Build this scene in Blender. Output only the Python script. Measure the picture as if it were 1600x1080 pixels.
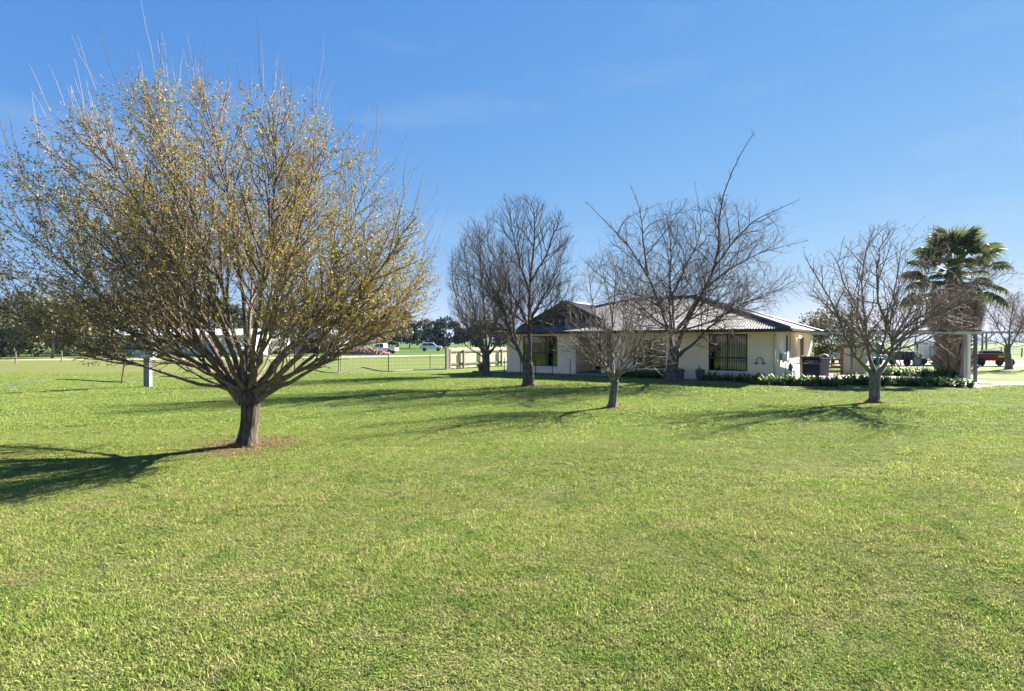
import bpy, bmesh, math, random
import numpy as np
from mathutils import Vector, Matrix, noise as mnoise

# ------------------------------------------------------------------ clear
for o in list(bpy.data.objects):
    bpy.data.objects.remove(o, do_unlink=True)
scene = bpy.context.scene
col = scene.collection
R = math.radians

# ------------------------------------------------------------------ camera
EYE, F, HORY = 1.85, 890.0, 535.0           # eye height (m), focal length (photo px), horizon row
cam_d = bpy.data.cameras.new('camera')
cam_d.sensor_width = 36.0
cam_d.lens = 36.0 * F / 1600.0
cam_d.clip_start = 0.05
cam_d.clip_end = 20000
cam = bpy.data.objects.new('camera', cam_d)
cam.location = (0, 0, EYE)
cam.rotation_euler = (R(90) - math.atan((540 - HORY) / F), 0, 0)
col.objects.link(cam)
scene.camera = cam

# ------------------------------------------------------------------ light
SUN_EL = R(29)
SUN_AZ = math.atan2(0.80, 0.60)             # clockwise from +Y
sun_dir = Vector((math.sin(SUN_AZ) * math.cos(SUN_EL), math.cos(SUN_AZ) * math.cos(SUN_EL), math.sin(SUN_EL)))
sd = bpy.data.lights.new('sun', 'SUN')
sd.energy = 5.0
sd.angle = R(0.53)
sd.color = (1.0, 0.93, 0.82)
so = bpy.data.objects.new('sun', sd)
so.rotation_euler = sun_dir.to_track_quat('Z', 'Y').to_euler()
so.location = (30, 20, 40)
col.objects.link(so)

world = bpy.data.worlds.new('World')
scene.world = world
world.use_nodes = True
wn, wl = world.node_tree.nodes, world.node_tree.links
wn.clear()
w_out = wn.new('ShaderNodeOutputWorld')
w_bg = wn.new('ShaderNodeBackground')
w_bg.inputs['Strength'].default_value = 0.065
sky = wn.new('ShaderNodeTexSky')
sky.sky_type = 'NISHITA'
sky.sun_disc = False
sky.sun_elevation = SUN_EL
sky.sun_rotation = SUN_AZ
sky.air_density = 1.0
sky.dust_density = 0.0
sky.ozone_density = 3.0
sky.altitude = 1200
# thin cirrus
tc = wn.new('ShaderNodeTexCoord')
mp = wn.new('ShaderNodeMapping')
mp.inputs['Rotation'].default_value = (0, R(-14), R(8))
mp.inputs['Scale'].default_value = (1.1, 1.0, 5.0)
nz = wn.new('ShaderNodeTexNoise')
nz.inputs['Scale'].default_value = 2.6
nz.inputs['Detail'].default_value = 7
nz.inputs['Roughness'].default_value = 0.55
rm = wn.new('ShaderNodeMapRange')
rm.inputs['From Min'].default_value = 0.52
rm.inputs['From Max'].default_value = 0.85
rm.inputs['To Max'].default_value = 0.22
mx = wn.new('ShaderNodeMix')
mx.data_type = 'RGBA'
mx.inputs['B'].default_value = (2.3, 2.7, 3.1, 1)
wl.new(tc.outputs['Generated'], mp.inputs['Vector'])
wl.new(mp.outputs['Vector'], nz.inputs['Vector'])
wl.new(nz.outputs['Fac'], rm.inputs['Value'])
wl.new(rm.outputs['Result'], mx.inputs['Factor'])
# one tone curve for the whole sky, like the photograph's own
sp_c, cb_c = wn.new('ShaderNodeSeparateColor'), wn.new('ShaderNodeCombineColor')
wl.new(sky.outputs['Color'], sp_c.inputs['Color'])
for ch, k_, p_ in (('Red', 0.365, 0.93), ('Green', 0.735, 0.56), ('Blue', 1.85, 0.22)):
    pw_, ml_ = wn.new('ShaderNodeMath'), wn.new('ShaderNodeMath')
    pw_.operation, ml_.operation = 'POWER', 'MULTIPLY'
    pw_.inputs[1].default_value, ml_.inputs[1].default_value = p_, k_
    wl.new(sp_c.outputs[ch], pw_.inputs[0])
    wl.new(pw_.outputs['Value'], ml_.inputs[0])
    wl.new(ml_.outputs['Value'], cb_c.inputs[ch])
wl.new(cb_c.outputs['Color'], mx.inputs['A'])
wl.new(mx.outputs['Result'], w_bg.inputs['Color'])
wl.new(w_bg.outputs['Background'], w_out.inputs['Surface'])

vs = scene.view_settings
vs.view_transform = 'Standard'
vs.look = 'None'
vs.gamma = 1
vs.exposure = 2.27
vs.use_curve_mapping = False

# ------------------------------------------------------------------ helpers
def gp(px, py, z=0.0):
    """photo pixel of a point on the ground (height z) -> world x, y"""
    d = F * (EYE - z) / (py - HORY)
    return ((px - 800) / F * d, d)

def at(px, py, d):
    return Vector(((px - 800) / F * d, d, EYE + (HORY - py) / F * d))

def tag(o, label=None, cat=None, group=None, kind=None):
    if label: o['label'] = label
    if cat: o['category'] = cat
    if group: o['group'] = group
    if kind: o['kind'] = kind
    return o

def empty(name, loc=(0, 0, 0), rz=0.0, label=None, cat=None, group=None):
    o = bpy.data.objects.new(name, None)
    o.location = loc
    o.rotation_euler = (0, 0, rz)
    o.empty_display_size = 0.1
    col.objects.link(o)
    return tag(o, label, cat, group)

def link(name, me, mat, parent=None, loc=(0, 0, 0), rot=(0, 0, 0)):
    if mat is not None and not me.materials:
        me.materials.append(mat)
    o = bpy.data.objects.new(name, me)
    o.parent = parent
    o.location = loc
    o.rotation_euler = rot
    col.objects.link(o)
    return o

def fast_mesh(name, verts, faces, smooth=False, colors=None):
    """verts (n,3) array, faces (m,k) array with constant k"""
    verts = np.asarray(verts, dtype=np.float32)
    faces = np.asarray(faces, dtype=np.int32)
    me = bpy.data.meshes.new(name)
    n, (m, k) = len(verts), faces.shape
    me.vertices.add(n)
    me.vertices.foreach_set('co', verts.ravel())
    me.loops.add(m * k)
    me.loops.foreach_set('vertex_index', faces.ravel())
    me.polygons.add(m)
    me.polygons.foreach_set('loop_start', np.arange(0, m * k, k, dtype=np.int32))
    me.polygons.foreach_set('loop_total', np.full(m, k, dtype=np.int32))
    if smooth:
        me.polygons.foreach_set('use_smooth', np.ones(m, dtype=bool))
    if colors is not None:                       # per vertex rgb
        a = me.attributes.new('tint', 'FLOAT_COLOR', 'POINT')
        c = np.ones((n, 4), dtype=np.float32)
        c[:, :3] = colors
        a.data.foreach_set('color', c.ravel())
    me.update(calc_edges=True)
    return me

class MB:
    """collects simple solids, built as one mesh"""
    def __init__(s):
        s.v, s.f = [], []
    def add(s, vs, fs):
        b = len(s.v)
        s.v += [tuple(v) for v in vs]
        s.f += [tuple(b + i for i in f) for f in fs]
        return s
    def box(s, x0, x1, y0, y1, z0, z1, M=None):
        vs = [Vector(p) for p in ((x0, y0, z0), (x1, y0, z0), (x1, y1, z0), (x0, y1, z0), (x0, y0, z1), (x1, y0, z1), (x1, y1, z1), (x0, y1, z1))]
        if M is not None: vs = [M @ v for v in vs]
        return s.add(vs, [(0, 3, 2, 1), (4, 5, 6, 7), (0, 1, 5, 4), (1, 2, 6, 5), (2, 3, 7, 6), (3, 0, 4, 7)])
    def tube(s, pts, rad, n=8, caps=True):
        pts = [Vector(p) for p in pts]
        if not hasattr(rad, '__len__'): rad = [rad] * len(pts)
        mean = (pts[-1] - pts[0])
        ax = min(range(3), key=lambda i: abs(mean[i]))
        ref = Vector([1 if i == ax else 0 for i in range(3)])
        vs, fs = [], []
        for i, p in enumerate(pts):
            t = (pts[min(i + 1, len(pts) - 1)] - pts[max(i - 1, 0)]).normalized()
            a = t.cross(ref).normalized()
            b = t.cross(a)
            for k in range(n):
                an = 2 * math.pi * k / n
                vs.append(p + (a * math.cos(an) + b * math.sin(an)) * rad[i])
        for i in range(len(pts) - 1):
            for k in range(n):
                k2 = (k + 1) % n
                fs.append((i * n + k, i * n + k2, (i + 1) * n + k2, (i + 1) * n + k))
        if caps:
            fs.append(tuple(range(n))[::-1])
            fs.append(tuple((len(pts) - 1) * n + k for k in range(n)))
        return s.add(vs, fs)
    def bar(s, a, b, w, h=None):
        """rectangular bar from a to b"""
        h = h or w
        a, b = Vector(a), Vector(b)
        t = (b - a).normalized()
        up = Vector((0, 0, 1)) if abs(t.z) < 0.95 else Vector((0, 1, 0))
        sx = t.cross(up).normalized() * (w / 2)
        sy = sx.cross(t).normalized() * (h / 2)
        vs = [p + q for p in (a, b) for q in (-sx - sy, sx - sy, sx + sy, -sx + sy)]
        return s.add(vs, [(3, 2, 1, 0), (4, 5, 6, 7), (0, 1, 5, 4), (1, 2, 6, 5), (2, 3, 7, 6), (3, 0, 4, 7)])
    def lathe(s, prof, n=16, c=(0, 0, 0)):
        c = Vector(c)
        vs = [c + Vector((r * math.cos(2 * math.pi * k / n), r * math.sin(2 * math.pi * k / n), z)) for r, z in prof for k in range(n)]
        fs = [(i * n + k, i * n + (k + 1) % n, (i + 1) * n + (k + 1) % n, (i + 1) * n + k) for i in range(len(prof) - 1) for k in range(n)]
        fs.append(tuple(range(n))[::-1])
        fs.append(tuple((len(prof) - 1) * n + k for k in range(n)))
        return s.add(vs, fs)
    def extr(s, prof, axis, a0, a1):
        """extrude a closed 2-D profile along axis 'x' or 'y' from a0 to a1"""
        n = len(prof)
        mk = (lambda a, p: (a, p[0], p[1])) if axis == 'x' else (lambda a, p: (p[0], a, p[1]))
        vs = [mk(a0, p) for p in prof] + [mk(a1, p) for p in prof]
        fs = [(k, (k + 1) % n, n + (k + 1) % n, n + k) for k in range(n)] + [tuple(range(n))[::-1], tuple(range(n, 2 * n))]
        return s.add(vs, fs)
    def mesh(s, name, smooth=False, bevel=0.0):
        me = bpy.data.meshes.new(name)
        me.from_pydata(s.v, [], s.f)
        bm = bmesh.new()
        bm.from_mesh(me)
        bmesh.ops.recalc_face_normals(bm, faces=bm.faces)
        if bevel:
            bmesh.ops.bevel(bm, geom=list(bm.edges), offset=bevel, segments=2, affect='EDGES', profile=0.6)
        bm.to_mesh(me)
        bm.free()
        if smooth:
            for p in me.polygons: p.use_smooth = True
        me.update()
        return me
    def build(s, name, mat, parent=None, loc=(0, 0, 0), rot=(0, 0, 0), smooth=False, bevel=0.0):
        return link(name, s.mesh(name, smooth, bevel), mat, parent, loc, rot)

# ------------------------------------------------------------------ materials
def new_mat(name):
    m = bpy.data.materials.new(name)
    m.use_nodes = True
    return m, m.node_tree.nodes, m.node_tree.links, m.node_tree.nodes['Principled BSDF']

def pmat(name, color, rough=0.7, var=0.15, scale=6.0, bump=0.0, bscale=40.0, metal=0.0, spec=0.4, stretch=(1, 1, 1), color2=None, coords='Object'):
    """procedural material: two tones mixed by noise, fine relief"""
    m, n, l, b = new_mat(name)
    tcn = n.new('ShaderNodeTexCoord')
    mpn = n.new('ShaderNodeMapping')
    mpn.inputs['Scale'].default_value = stretch
    l.new(tcn.outputs[coords], mpn.inputs['Vector'])
    t = n.new('ShaderNodeTexNoise')
    t.inputs['Scale'].default_value = scale
    t.inputs['Detail'].default_value = 6
    t.inputs['Roughness'].default_value = 0.65
    l.new(mpn.outputs['Vector'], t.inputs['Vector'])
    rp = n.new('ShaderNodeValToRGB')
    c = Vector(color)
    c2 = Vector(color2) if color2 else c * (1 + var)
    c1 = c * (1 - var) if not color2 else c
    rp.color_ramp.elements[0].position = 0.3
    rp.color_ramp.elements[1].position = 0.7
    rp.color_ramp.elements[0].color = (*c1, 1)
    rp.color_ramp.elements[1].color = (*c2, 1)
    l.new(t.outputs['Fac'], rp.inputs['Fac'])
    l.new(rp.outputs['Color'], b.inputs['Base Color'])
    b.inputs['Roughness'].default_value = rough
    b.inputs['Metallic'].default_value = metal
    b.inputs['Specular IOR Level'].default_value = spec
    if bump:
        t2 = n.new('ShaderNodeTexNoise')
        t2.inputs['Scale'].default_value = bscale
        t2.inputs['Detail'].default_value = 4
        l.new(mpn.outputs['Vector'], t2.inputs['Vector'])
        bp = n.new('ShaderNodeBump')
        bp.inputs['Strength'].default_value = bump
        bp.inputs['Distance'].default_value = 0.02
        l.new(t2.outputs['Fac'], bp.inputs['Height'])
        l.new(bp.outputs['Normal'], b.inputs['Normal'])
    return m

def leaf_mat(name, trans=0.3, rough=0.6, spec=0.15):
    """uses the mesh's tint attribute; light passes through the blade"""
    m, n, l, b = new_mat(name)
    at_ = n.new('ShaderNodeAttribute')
    at_.attribute_name = 'tint'
    l.new(at_.outputs['Color'], b.inputs['Base Color'])
    b.inputs['Roughness'].default_value = rough
    b.inputs['Specular IOR Level'].default_value = spec
    tr = n.new('ShaderNodeBsdfTranslucent')
    l.new(at_.outputs['Color'], tr.inputs['Color'])
    ms = n.new('ShaderNodeMixShader')
    ms.inputs['Fac'].default_value = trans
    out = n['Material Output']
    l.new(b.outputs['BSDF'], ms.inputs[1])
    l.new(tr.outputs['BSDF'], ms.inputs[2])
    l.new(ms.outputs['Shader'], out.inputs['Surface'])
    return m

def bark_mat(name, dark, light, scale=9.0, bump=0.9):
    m, n, l, b = new_mat(name)
    tcn = n.new('ShaderNodeTexCoord')
    mpn = n.new('ShaderNodeMapping')
    mpn.inputs['Scale'].default_value = (1, 1, 0.28)
    l.new(tcn.outputs['Object'], mpn.inputs['Vector'])
    v = n.new('ShaderNodeTexVoronoi')
    v.feature = 'DISTANCE_TO_EDGE'
    v.inputs['Scale'].default_value = scale * 1.6
    t = n.new('ShaderNodeTexNoise')
    t.inputs['Scale'].default_value = scale
    t.inputs['Detail'].default_value = 7
    t.inputs['Roughness'].default_value = 0.7
    l.new(mpn.outputs['Vector'], t.inputs['Vector'])
    l.new(mpn.outputs['Vector'], v.inputs['Vector'])
    ad = n.new('ShaderNodeMath')
    ad.operation = 'MULTIPLY_ADD'
    ad.inputs[1].default_value = 0.9
    l.new(v.outputs['Distance'], ad.inputs[0])
    l.new(t.outputs['Fac'], ad.inputs[2])
    rp = n.new('ShaderNodeValToRGB')
    rp.color_ramp.elements[0].position = 0.38
    rp.color_ramp.elements[1].position = 0.78
    rp.color_ramp.elements[0].color = (*dark, 1)
    rp.color_ramp.elements[1].color = (*light, 1)
    l.new(ad.outputs['Value'], rp.inputs['Fac'])
    l.new(rp.outputs['Color'], b.inputs['Base Color'])
    b.inputs['Roughness'].default_value = 0.88
    b.inputs['Specular IOR Level'].default_value = 0.2
    bp = n.new('ShaderNodeBump')
    bp.inputs['Strength'].default_value = bump
    bp.inputs['Distance'].default_value = 0.03
    l.new(ad.outputs['Value'], bp.inputs['Height'])
    l.new(bp.outputs['Normal'], b.inputs['Normal'])
    return m

M = {}
M['bark_main'] = bark_mat('grey_brown_bark', (0.022, 0.017, 0.014), (0.115, 0.09, 0.072))
M['limb_main'] = bark_mat('limb_bark', (0.055, 0.042, 0.032), (0.21, 0.17, 0.13), 14, 0.5)
M['twig_main'] = pmat('twig_bark', (0.19, 0.145, 0.115), 0.8, scale=3, color2=(0.36, 0.29, 0.24))
M['bark_dark'] = bark_mat('dark_bark', (0.03, 0.024, 0.02), (0.15, 0.12, 0.10))
M['limb_dark'] = bark_mat('dark_limb_bark', (0.045, 0.035, 0.03), (0.16, 0.13, 0.11), 14, 0.5)
M['twig_dark'] = pmat('dark_twig', (0.075, 0.056, 0.05), 0.8, scale=2, color2=(0.16, 0.12, 0.105))
M['bark_grey'] = bark_mat('grey_bark', (0.06, 0.05, 0.043), (0.22, 0.185, 0.16))
M['limb_grey'] = bark_mat('grey_limb_bark', (0.07, 0.056, 0.048), (0.24, 0.20, 0.17), 14, 0.5)
M['twig_pink'] = pmat('pinkish_twig', (0.16, 0.118, 0.10), 0.8, scale=2, color2=(0.32, 0.245, 0.21))
M['leaf'] = leaf_mat('small_leaves', 0.30)
M['strap_leaf'] = leaf_mat('strap_leaves', 0.25, 0.42, 0.3)
M['palm_leaf'] = leaf_mat('palm_fan', 0.3, 0.55, 0.18)
M['far_leaf'] = leaf_mat('tree_foliage', 0.15, 0.6)
M['dead_frond'] = pmat('dead_frond', (0.15, 0.105, 0.068), 0.9, scale=3, color2=(0.34, 0.25, 0.165))
M['palm_boot'] = pmat('palm_boot', (0.22, 0.165, 0.125), 0.85, scale=3, color2=(0.50, 0.40, 0.31), bump=0.4, bscale=25)
M['palm_trunk'] = pmat('palm_trunk', (0.06, 0.042, 0.03), 0.9, scale=8, color2=(0.14, 0.1, 0.07), bump=0.5)
M['wall'] = pmat('rendered_wall', (0.82, 0.70, 0.53), 0.9, 0.07, 1.6, bump=0.25, bscale=90, spec=0.2)
M['soffit'] = pmat('cream_soffit', (0.66, 0.6, 0.45), 0.7, 0.04, 2)
M['roof'] = pmat('corrugated_grey_roof', (0.085, 0.085, 0.096), 0.65, 0.12, 1.3, spec=0.3)
M['roof_cap'] = pmat('roof_capping', (0.13, 0.13, 0.14), 0.45, 0.1, 3)
M['fascia'] = pmat('black_fascia', (0.016, 0.016, 0.018), 0.45, 0.15, 3)
M['frame'] = pmat('dark_window_frame', (0.014, 0.013, 0.013), 0.4, 0.1, 3)
M['sill'] = pmat('pale_sill', (0.62, 0.61, 0.57), 0.7, 0.06, 4)
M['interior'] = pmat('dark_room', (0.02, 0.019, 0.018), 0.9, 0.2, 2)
M['blind'] = pmat('pale_blind', (0.55, 0.52, 0.45), 0.8, 0.05, 4)
M['concrete'] = pmat('concrete', (0.36, 0.33, 0.29), 0.9, 0.14, 2.5, bump=0.2)
M['concrete_dark'] = pmat('dark_concrete', (0.10, 0.10, 0.105), 0.9, 0.2, 3, bump=0.2)
M['galv'] = pmat('galvanised_steel', (0.24, 0.26, 0.29), 0.5, 0.15, 3, metal=0.4)
M['bluegrey'] = pmat('blue_grey_steel', (0.10, 0.125, 0.155), 0.5, 0.15, 3, metal=0.2)
M['white'] = pmat('white_paint', (0.74, 0.73, 0.70), 0.55, 0.05, 4)
M['cream'] = pmat('cream_paint', (0.60, 0.53, 0.40), 0.6, 0.08, 4)
M['black'] = pmat('black_metal', (0.012, 0.012, 0.012), 0.5, 0.3, 4)
M['rust'] = pmat('rusty_steel', (0.09, 0.045, 0.03), 0.85, 0.4, 8)
M['wire'] = pmat('wire', (0.16, 0.15, 0.14), 0.6, 0.2, 4, metal=0.4)
M['pipe'] = pmat('black_poly_pipe', (0.055, 0.058, 0.065), 0.5, 0.15, 3)
M['timber'] = pmat('weathered_timber', (0.14, 0.12, 0.10), 0.9, scale=5, color2=(0.27, 0.235, 0.195), stretch=(4, 4, 0.6), bump=0.4)
M['paling'] = pmat('pale_palings', (0.44, 0.40, 0.30), 0.85, scale=4, color2=(0.64, 0.59, 0.46), stretch=(5, 5, 0.6), bump=0.2)
M['brown_timber'] = pmat('brown_timber', (0.11, 0.055, 0.033), 0.8, scale=4, color2=(0.19, 0.10, 0.06), stretch=(0.8, 4, 4))
M['sheet'] = pmat('fibre_cement', (0.40, 0.34, 0.26), 0.9, scale=1.6, color2=(0.53, 0.46, 0.37), stretch=(3, 3, 0.5), bump=0.15)
M['pot'] = pmat('blue_grey_pot', (0.07, 0.085, 0.11), 0.5, 0.2, 4)
M['blue'] = pmat('blue_gas_bottle', (0.015, 0.12, 0.36), 0.4, 0.1, 4)
M['green_steel'] = pmat('green_painted_steel', (0.05, 0.17, 0.11), 0.5, 0.2, 4)
M['red'] = pmat('faded_red_paint', (0.22, 0.025, 0.022), 0.55, 0.3, 3)
M['yellow'] = pmat('faded_yellow_label', (0.55, 0.45, 0.12), 0.6, 0.15, 20)
M['tyre'] = pmat('tyre_rubber', (0.018, 0.018, 0.018), 0.85, 0.2, 6)
M['silver'] = pmat('silver_car_paint', (0.42, 0.45, 0.49), 0.3, 0.04, 2, metal=0.5)
M['white_car'] = pmat('white_car_paint', (0.72, 0.72, 0.72), 0.3, 0.03, 2)
M['lamp_lens'] = pmat('lamp_lens', (0.5, 0.06, 0.04), 0.3, 0.1, 4)
M['ladder'] = pmat('old_ladder_timber', (0.17, 0.12, 0.085), 0.85, 0.25, 6)
M['zinc'] = pmat('zinc_sheet', (0.44, 0.47, 0.50), 0.45, 0.12, 3, metal=0.4)
M['shed_wall'] = pmat('pale_shed_cladding', (0.50, 0.46, 0.42), 0.8, 0.12, 1.5)
M['shed_roof'] = pmat('bright_iron_roof', (0.55, 0.56, 0.58), 0.5, 0.12, 1.2, metal=0.3)
M['blue_shed'] = pmat('blue_grey_cladding', (0.17, 0.21, 0.26), 0.7, 0.12, 1.5)
M['brick'] = pmat('pinkish_brick', (0.30, 0.16, 0.125), 0.9, scale=3, color2=(0.46, 0.31, 0.26))
M['meter'] = pmat('grey_meter_box', (0.42, 0.48, 0.50), 0.5, 0.12, 4)
M['pole_timber'] = pmat('blue_grey_weathered_pole', (0.13, 0.14, 0.16), 0.9, scale=4, color2=(0.24, 0.255, 0.28), stretch=(5, 5, 0.4), bump=0.5)
M['gum_trunk'] = pmat('pale_gum_bark', (0.26, 0.21, 0.17), 0.85, 0.25, 3)
M['soil'] = pmat('bare_soil', (0.15, 0.105, 0.07), 0.95, scale=9, color2=(0.30, 0.23, 0.15), bump=0.6, bscale=60)

def glass_mat():
    m, n, l, b = new_mat('window_glass')
    g = n.new('ShaderNodeBsdfGlossy')
    g.inputs['Roughness'].default_value = 0.02
    g.inputs['Color'].default_value = (0.9, 0.92, 0.95, 1)
    tr = n.new('ShaderNodeBsdfTransparent')
    tr.inputs['Color'].default_value = (0.85, 0.87, 0.86, 1)
    fr = n.new('ShaderNodeFresnel')
    fr.inputs['IOR'].default_value = 1.5
    ms = n.new('ShaderNodeMixShader')
    l.new(fr.outputs['Fac'], ms.inputs['Fac'])
    l.new(tr.outputs['BSDF'], ms.inputs[1])
    l.new(g.outputs['BSDF'], ms.inputs[2])
    l.new(ms.outputs['Shader'], n['Material Output'].inputs['Surface'])
    return m
M['glass'] = glass_mat()

def lawn_nodes(n, l, vec):
    """lawn colour as a function of world position: green turf with olive, straw and worn patches"""
    def noise(scale, detail=4, rough=0.6, st=(1, 1, 1)):
        mpn = n.new('ShaderNodeMapping')
        mpn.inputs['Scale'].default_value = st
        l.new(vec, mpn.inputs['Vector'])
        t = n.new('ShaderNodeTexNoise')
        t.inputs['Scale'].default_value = scale
        t.inputs['Detail'].default_value = detail
        t.inputs['Roughness'].default_value = rough
        l.new(mpn.outputs['Vector'], t.inputs['Vector'])
        return t.outputs['Fac']
    def ramp(fac, a, b, c0=(0, 0, 0), c1=(1, 1, 1)):
        r = n.new('ShaderNodeValToRGB')
        r.color_ramp.elements[0].position = a
        r.color_ramp.elements[1].position = b
        r.color_ramp.elements[0].color = (*c0, 1)
        r.color_ramp.elements[1].color = (*c1, 1)
        l.new(fac, r.inputs['Fac'])
        return r.outputs['Color']
    def mix(fac, a, b):
        x = n.new('ShaderNodeMix')
        x.data_type = 'RGBA'
        if isinstance(fac, float): x.inputs['Factor'].default_value = fac
        else: l.new(fac, x.inputs['Factor'])
        for s, v in (('A', a), ('B', b)):
            if isinstance(v, tuple): x.inputs[s].default_value = (*v, 1)
            else: l.new(v, x.inputs[s])
        return x.outputs['Result']
    def math_(op, a, b, clamp=False):
        x = n.new('ShaderNodeMath')
        x.operation = op
        x.use_clamp = clamp
        for i, v in enumerate((a, b)):
            if isinstance(v, (int, float)): x.inputs[i].default_value = v
            else: l.new(v, x.inputs[i])
        return x.outputs['Value']
    sep = n.new('ShaderNodeSeparateXYZ')
    l.new(vec, sep.inputs['Vector'])
    X, Y = sep.outputs['X'], sep.outputs['Y']
    base = ramp(noise(0.55, 5), 0.35, 0.65, (0.205, 0.285, 0.058), (0.275, 0.320, 0.092))
    fine = ramp(noise(3.2, 4), 0.42, 0.66)
    c = mix(math_('MULTIPLY', fine, 0.55), base, (0.345, 0.335, 0.145))
    # lusher clover spots
    c = mix(math_('MULTIPLY', ramp(noise(1.7, 3), 0.58, 0.70), 0.75), c, (0.130, 0.220, 0.040))
    # small dark tufts and pale dry tips
    c = mix(math_('MULTIPLY', ramp(noise(5.5, 3, .7), 0.56, 0.66), 0.55), c, (0.085, 0.135, 0.026))
    c = mix(math_('MULTIPLY', ramp(noise(7.5, 3, .7), 0.58, 0.70), 0.50), c, (0.36, 0.34, 0.17))
    # worn, straw-coloured spots
    c = mix(math_('MULTIPLY', ramp(noise(0.33, 5, 0.7, (1, 1.7, 1)), 0.60, 0.72), 0.8), c, (0.30, 0.245, 0.120))
    # fresher green in the middle distance, drier paddock beyond the wire fence on the left
    mid = n.new('ShaderNodeMapRange')
    mid.inputs['From Min'].default_value = 7
    mid.inputs['From Max'].default_value = 14
    l.new(Y, mid.inputs['Value'])
    c = mix(math_('MULTIPLY', mid.outputs['Result'], 0.45), c, (0.205, 0.310, 0.060))
    dry = n.new('ShaderNodeMapRange')
    dry.inputs['From Min'].default_value = 33
    dry.inputs['From Max'].default_value = 46
    dist = math_('ADD', Y, math_('MULTIPLY', noise(0.09, 4), 14))
    l.new(dist, dry.inputs['Value'])
    left = n.new('ShaderNodeMapRange')
    left.inputs['From Min'].default_value = -6
    left.inputs['From Max'].default_value = -22
    l.new(X, left.inputs['Value'])
    dm = math_('MULTIPLY', math_('MULTIPLY', dry.outputs['Result'], left.outputs['Result']), math_('MULTIPLY', ramp(noise(.16, 5, .7, (.4, 1, 1)), .34, .68), .7))
    c = mix(dm, c, (0.26, 0.20, 0.095))
    # earth and litter round the trees' feet
    for tx, ty, tr_ in ((-4.8, 10.25, 1.15), (11.4, 17.9, .7), (2.84, 16.1, .6), (7.27, 26.1, .9), (.67, 23.9, .8)):
        dv = n.new('ShaderNodeVectorMath')
        dv.operation = 'DISTANCE'
        l.new(vec, dv.inputs[0])
        dv.inputs[1].default_value = (tx, ty, 0)
        mr = n.new('ShaderNodeMapRange')
        mr.inputs['From Min'].default_value = tr_
        mr.inputs['From Max'].default_value = tr_ * .3
        l.new(math_('ADD', dv.outputs['Value'], math_('MULTIPLY', math_('SUBTRACT', noise(2.6, 4), .5), 1.6 * tr_)), mr.inputs['Value'])
        c = mix(math_('MULTIPLY', mr.outputs['Result'], .85), c, (0.27, 0.20, 0.115))
    # green crop far off
    far = n.new('ShaderNodeMapRange')
    far.inputs['From Min'].default_value = 62
    far.inputs['From Max'].default_value = 80
    l.new(Y, far.inputs['Value'])
    crop = ramp(noise(0.02, 5, 0.6, (0.3, 1, 1)), 0.35, 0.7, (0.085, 0.19, 0.02), (0.17, 0.23, 0.05))
    c = mix(far.outputs['Result'], c, crop)
    return c

def ground_mat():
    m, n, l, b = new_mat('lawn_and_paddock')
    g = n.new('ShaderNodeNewGeometry')
    c = lawn_nodes(n, l, g.outputs['Position'])
    dk = n.new('ShaderNodeMix')
    dk.data_type = 'RGBA'
    dk.blend_type = 'MULTIPLY'
    dk.inputs['Factor'].default_value = 1
    sy = n.new('ShaderNodeSeparateXYZ')                      # ground colour darkened for the shade between grass blades, most on the mown lawn
    l.new(g.outputs['Position'], sy.inputs['Vector'])
    ry = n.new('ShaderNodeMapRange')
    ry.inputs['From Min'].default_value, ry.inputs['From Max'].default_value = 20, 38
    ry.inputs['To Min'].default_value, ry.inputs['To Max'].default_value = 0.42, 0.60
    l.new(sy.outputs['Y'], ry.inputs['Value'])
    cy = n.new('ShaderNodeCombineColor')
    for k_ in ('Red', 'Green', 'Blue'): l.new(ry.outputs['Result'], cy.inputs[k_])
    l.new(cy.outputs['Color'], dk.inputs['B'])
    l.new(c, dk.inputs['A'])
    l.new(dk.outputs['Result'], b.inputs['Base Color'])
    b.inputs['Roughness'].default_value = 0.95
    b.inputs['Specular IOR Level'].default_value = 0.1
    t = n.new('ShaderNodeTexNoise')
    t.inputs['Scale'].default_value = 22
    t.inputs['Detail'].default_value = 6
    l.new(g.outputs['Position'], t.inputs['Vector'])
    bp = n.new('ShaderNodeBump')
    bp.inputs['Strength'].default_value = 0.8
    bp.inputs['Distance'].default_value = 0.05
    l.new(t.outputs['Fac'], bp.inputs['Height'])
    l.new(bp.outputs['Normal'], b.inputs['Normal'])
    return m

def grass_mat():
    m, n, l, b = new_mat('grass_blades')
    g = n.new('ShaderNodeNewGeometry')
    c = lawn_nodes(n, l, g.outputs['Position'])
    a = n.new('ShaderNodeAttribute')
    a.attribute_name = 'tint'
    x = n.new('ShaderNodeMix')
    x.data_type = 'RGBA'
    x.blend_type = 'MULTIPLY'
    x.inputs['Factor'].default_value = 1
    l.new(c, x.inputs['A'])
    l.new(a.outputs['Color'], x.inputs['B'])
    l.new(x.outputs['Result'], b.inputs['Base Color'])
    b.inputs['Roughness'].default_value = 0.8
    b.inputs['Specular IOR Level'].default_value = 0.08
    tr = n.new('ShaderNodeBsdfTranslucent')
    l.new(x.outputs['Result'], tr.inputs['Color'])
    ms = n.new('ShaderNodeMixShader')
    ms.inputs['Fac'].default_value = 0.45
    l.new(b.outputs['BSDF'], ms.inputs[1])
    l.new(tr.outputs['BSDF'], ms.inputs[2])
    l.new(ms.outputs['Shader'], n['Material Output'].inputs['Surface'])
    return m

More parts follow.
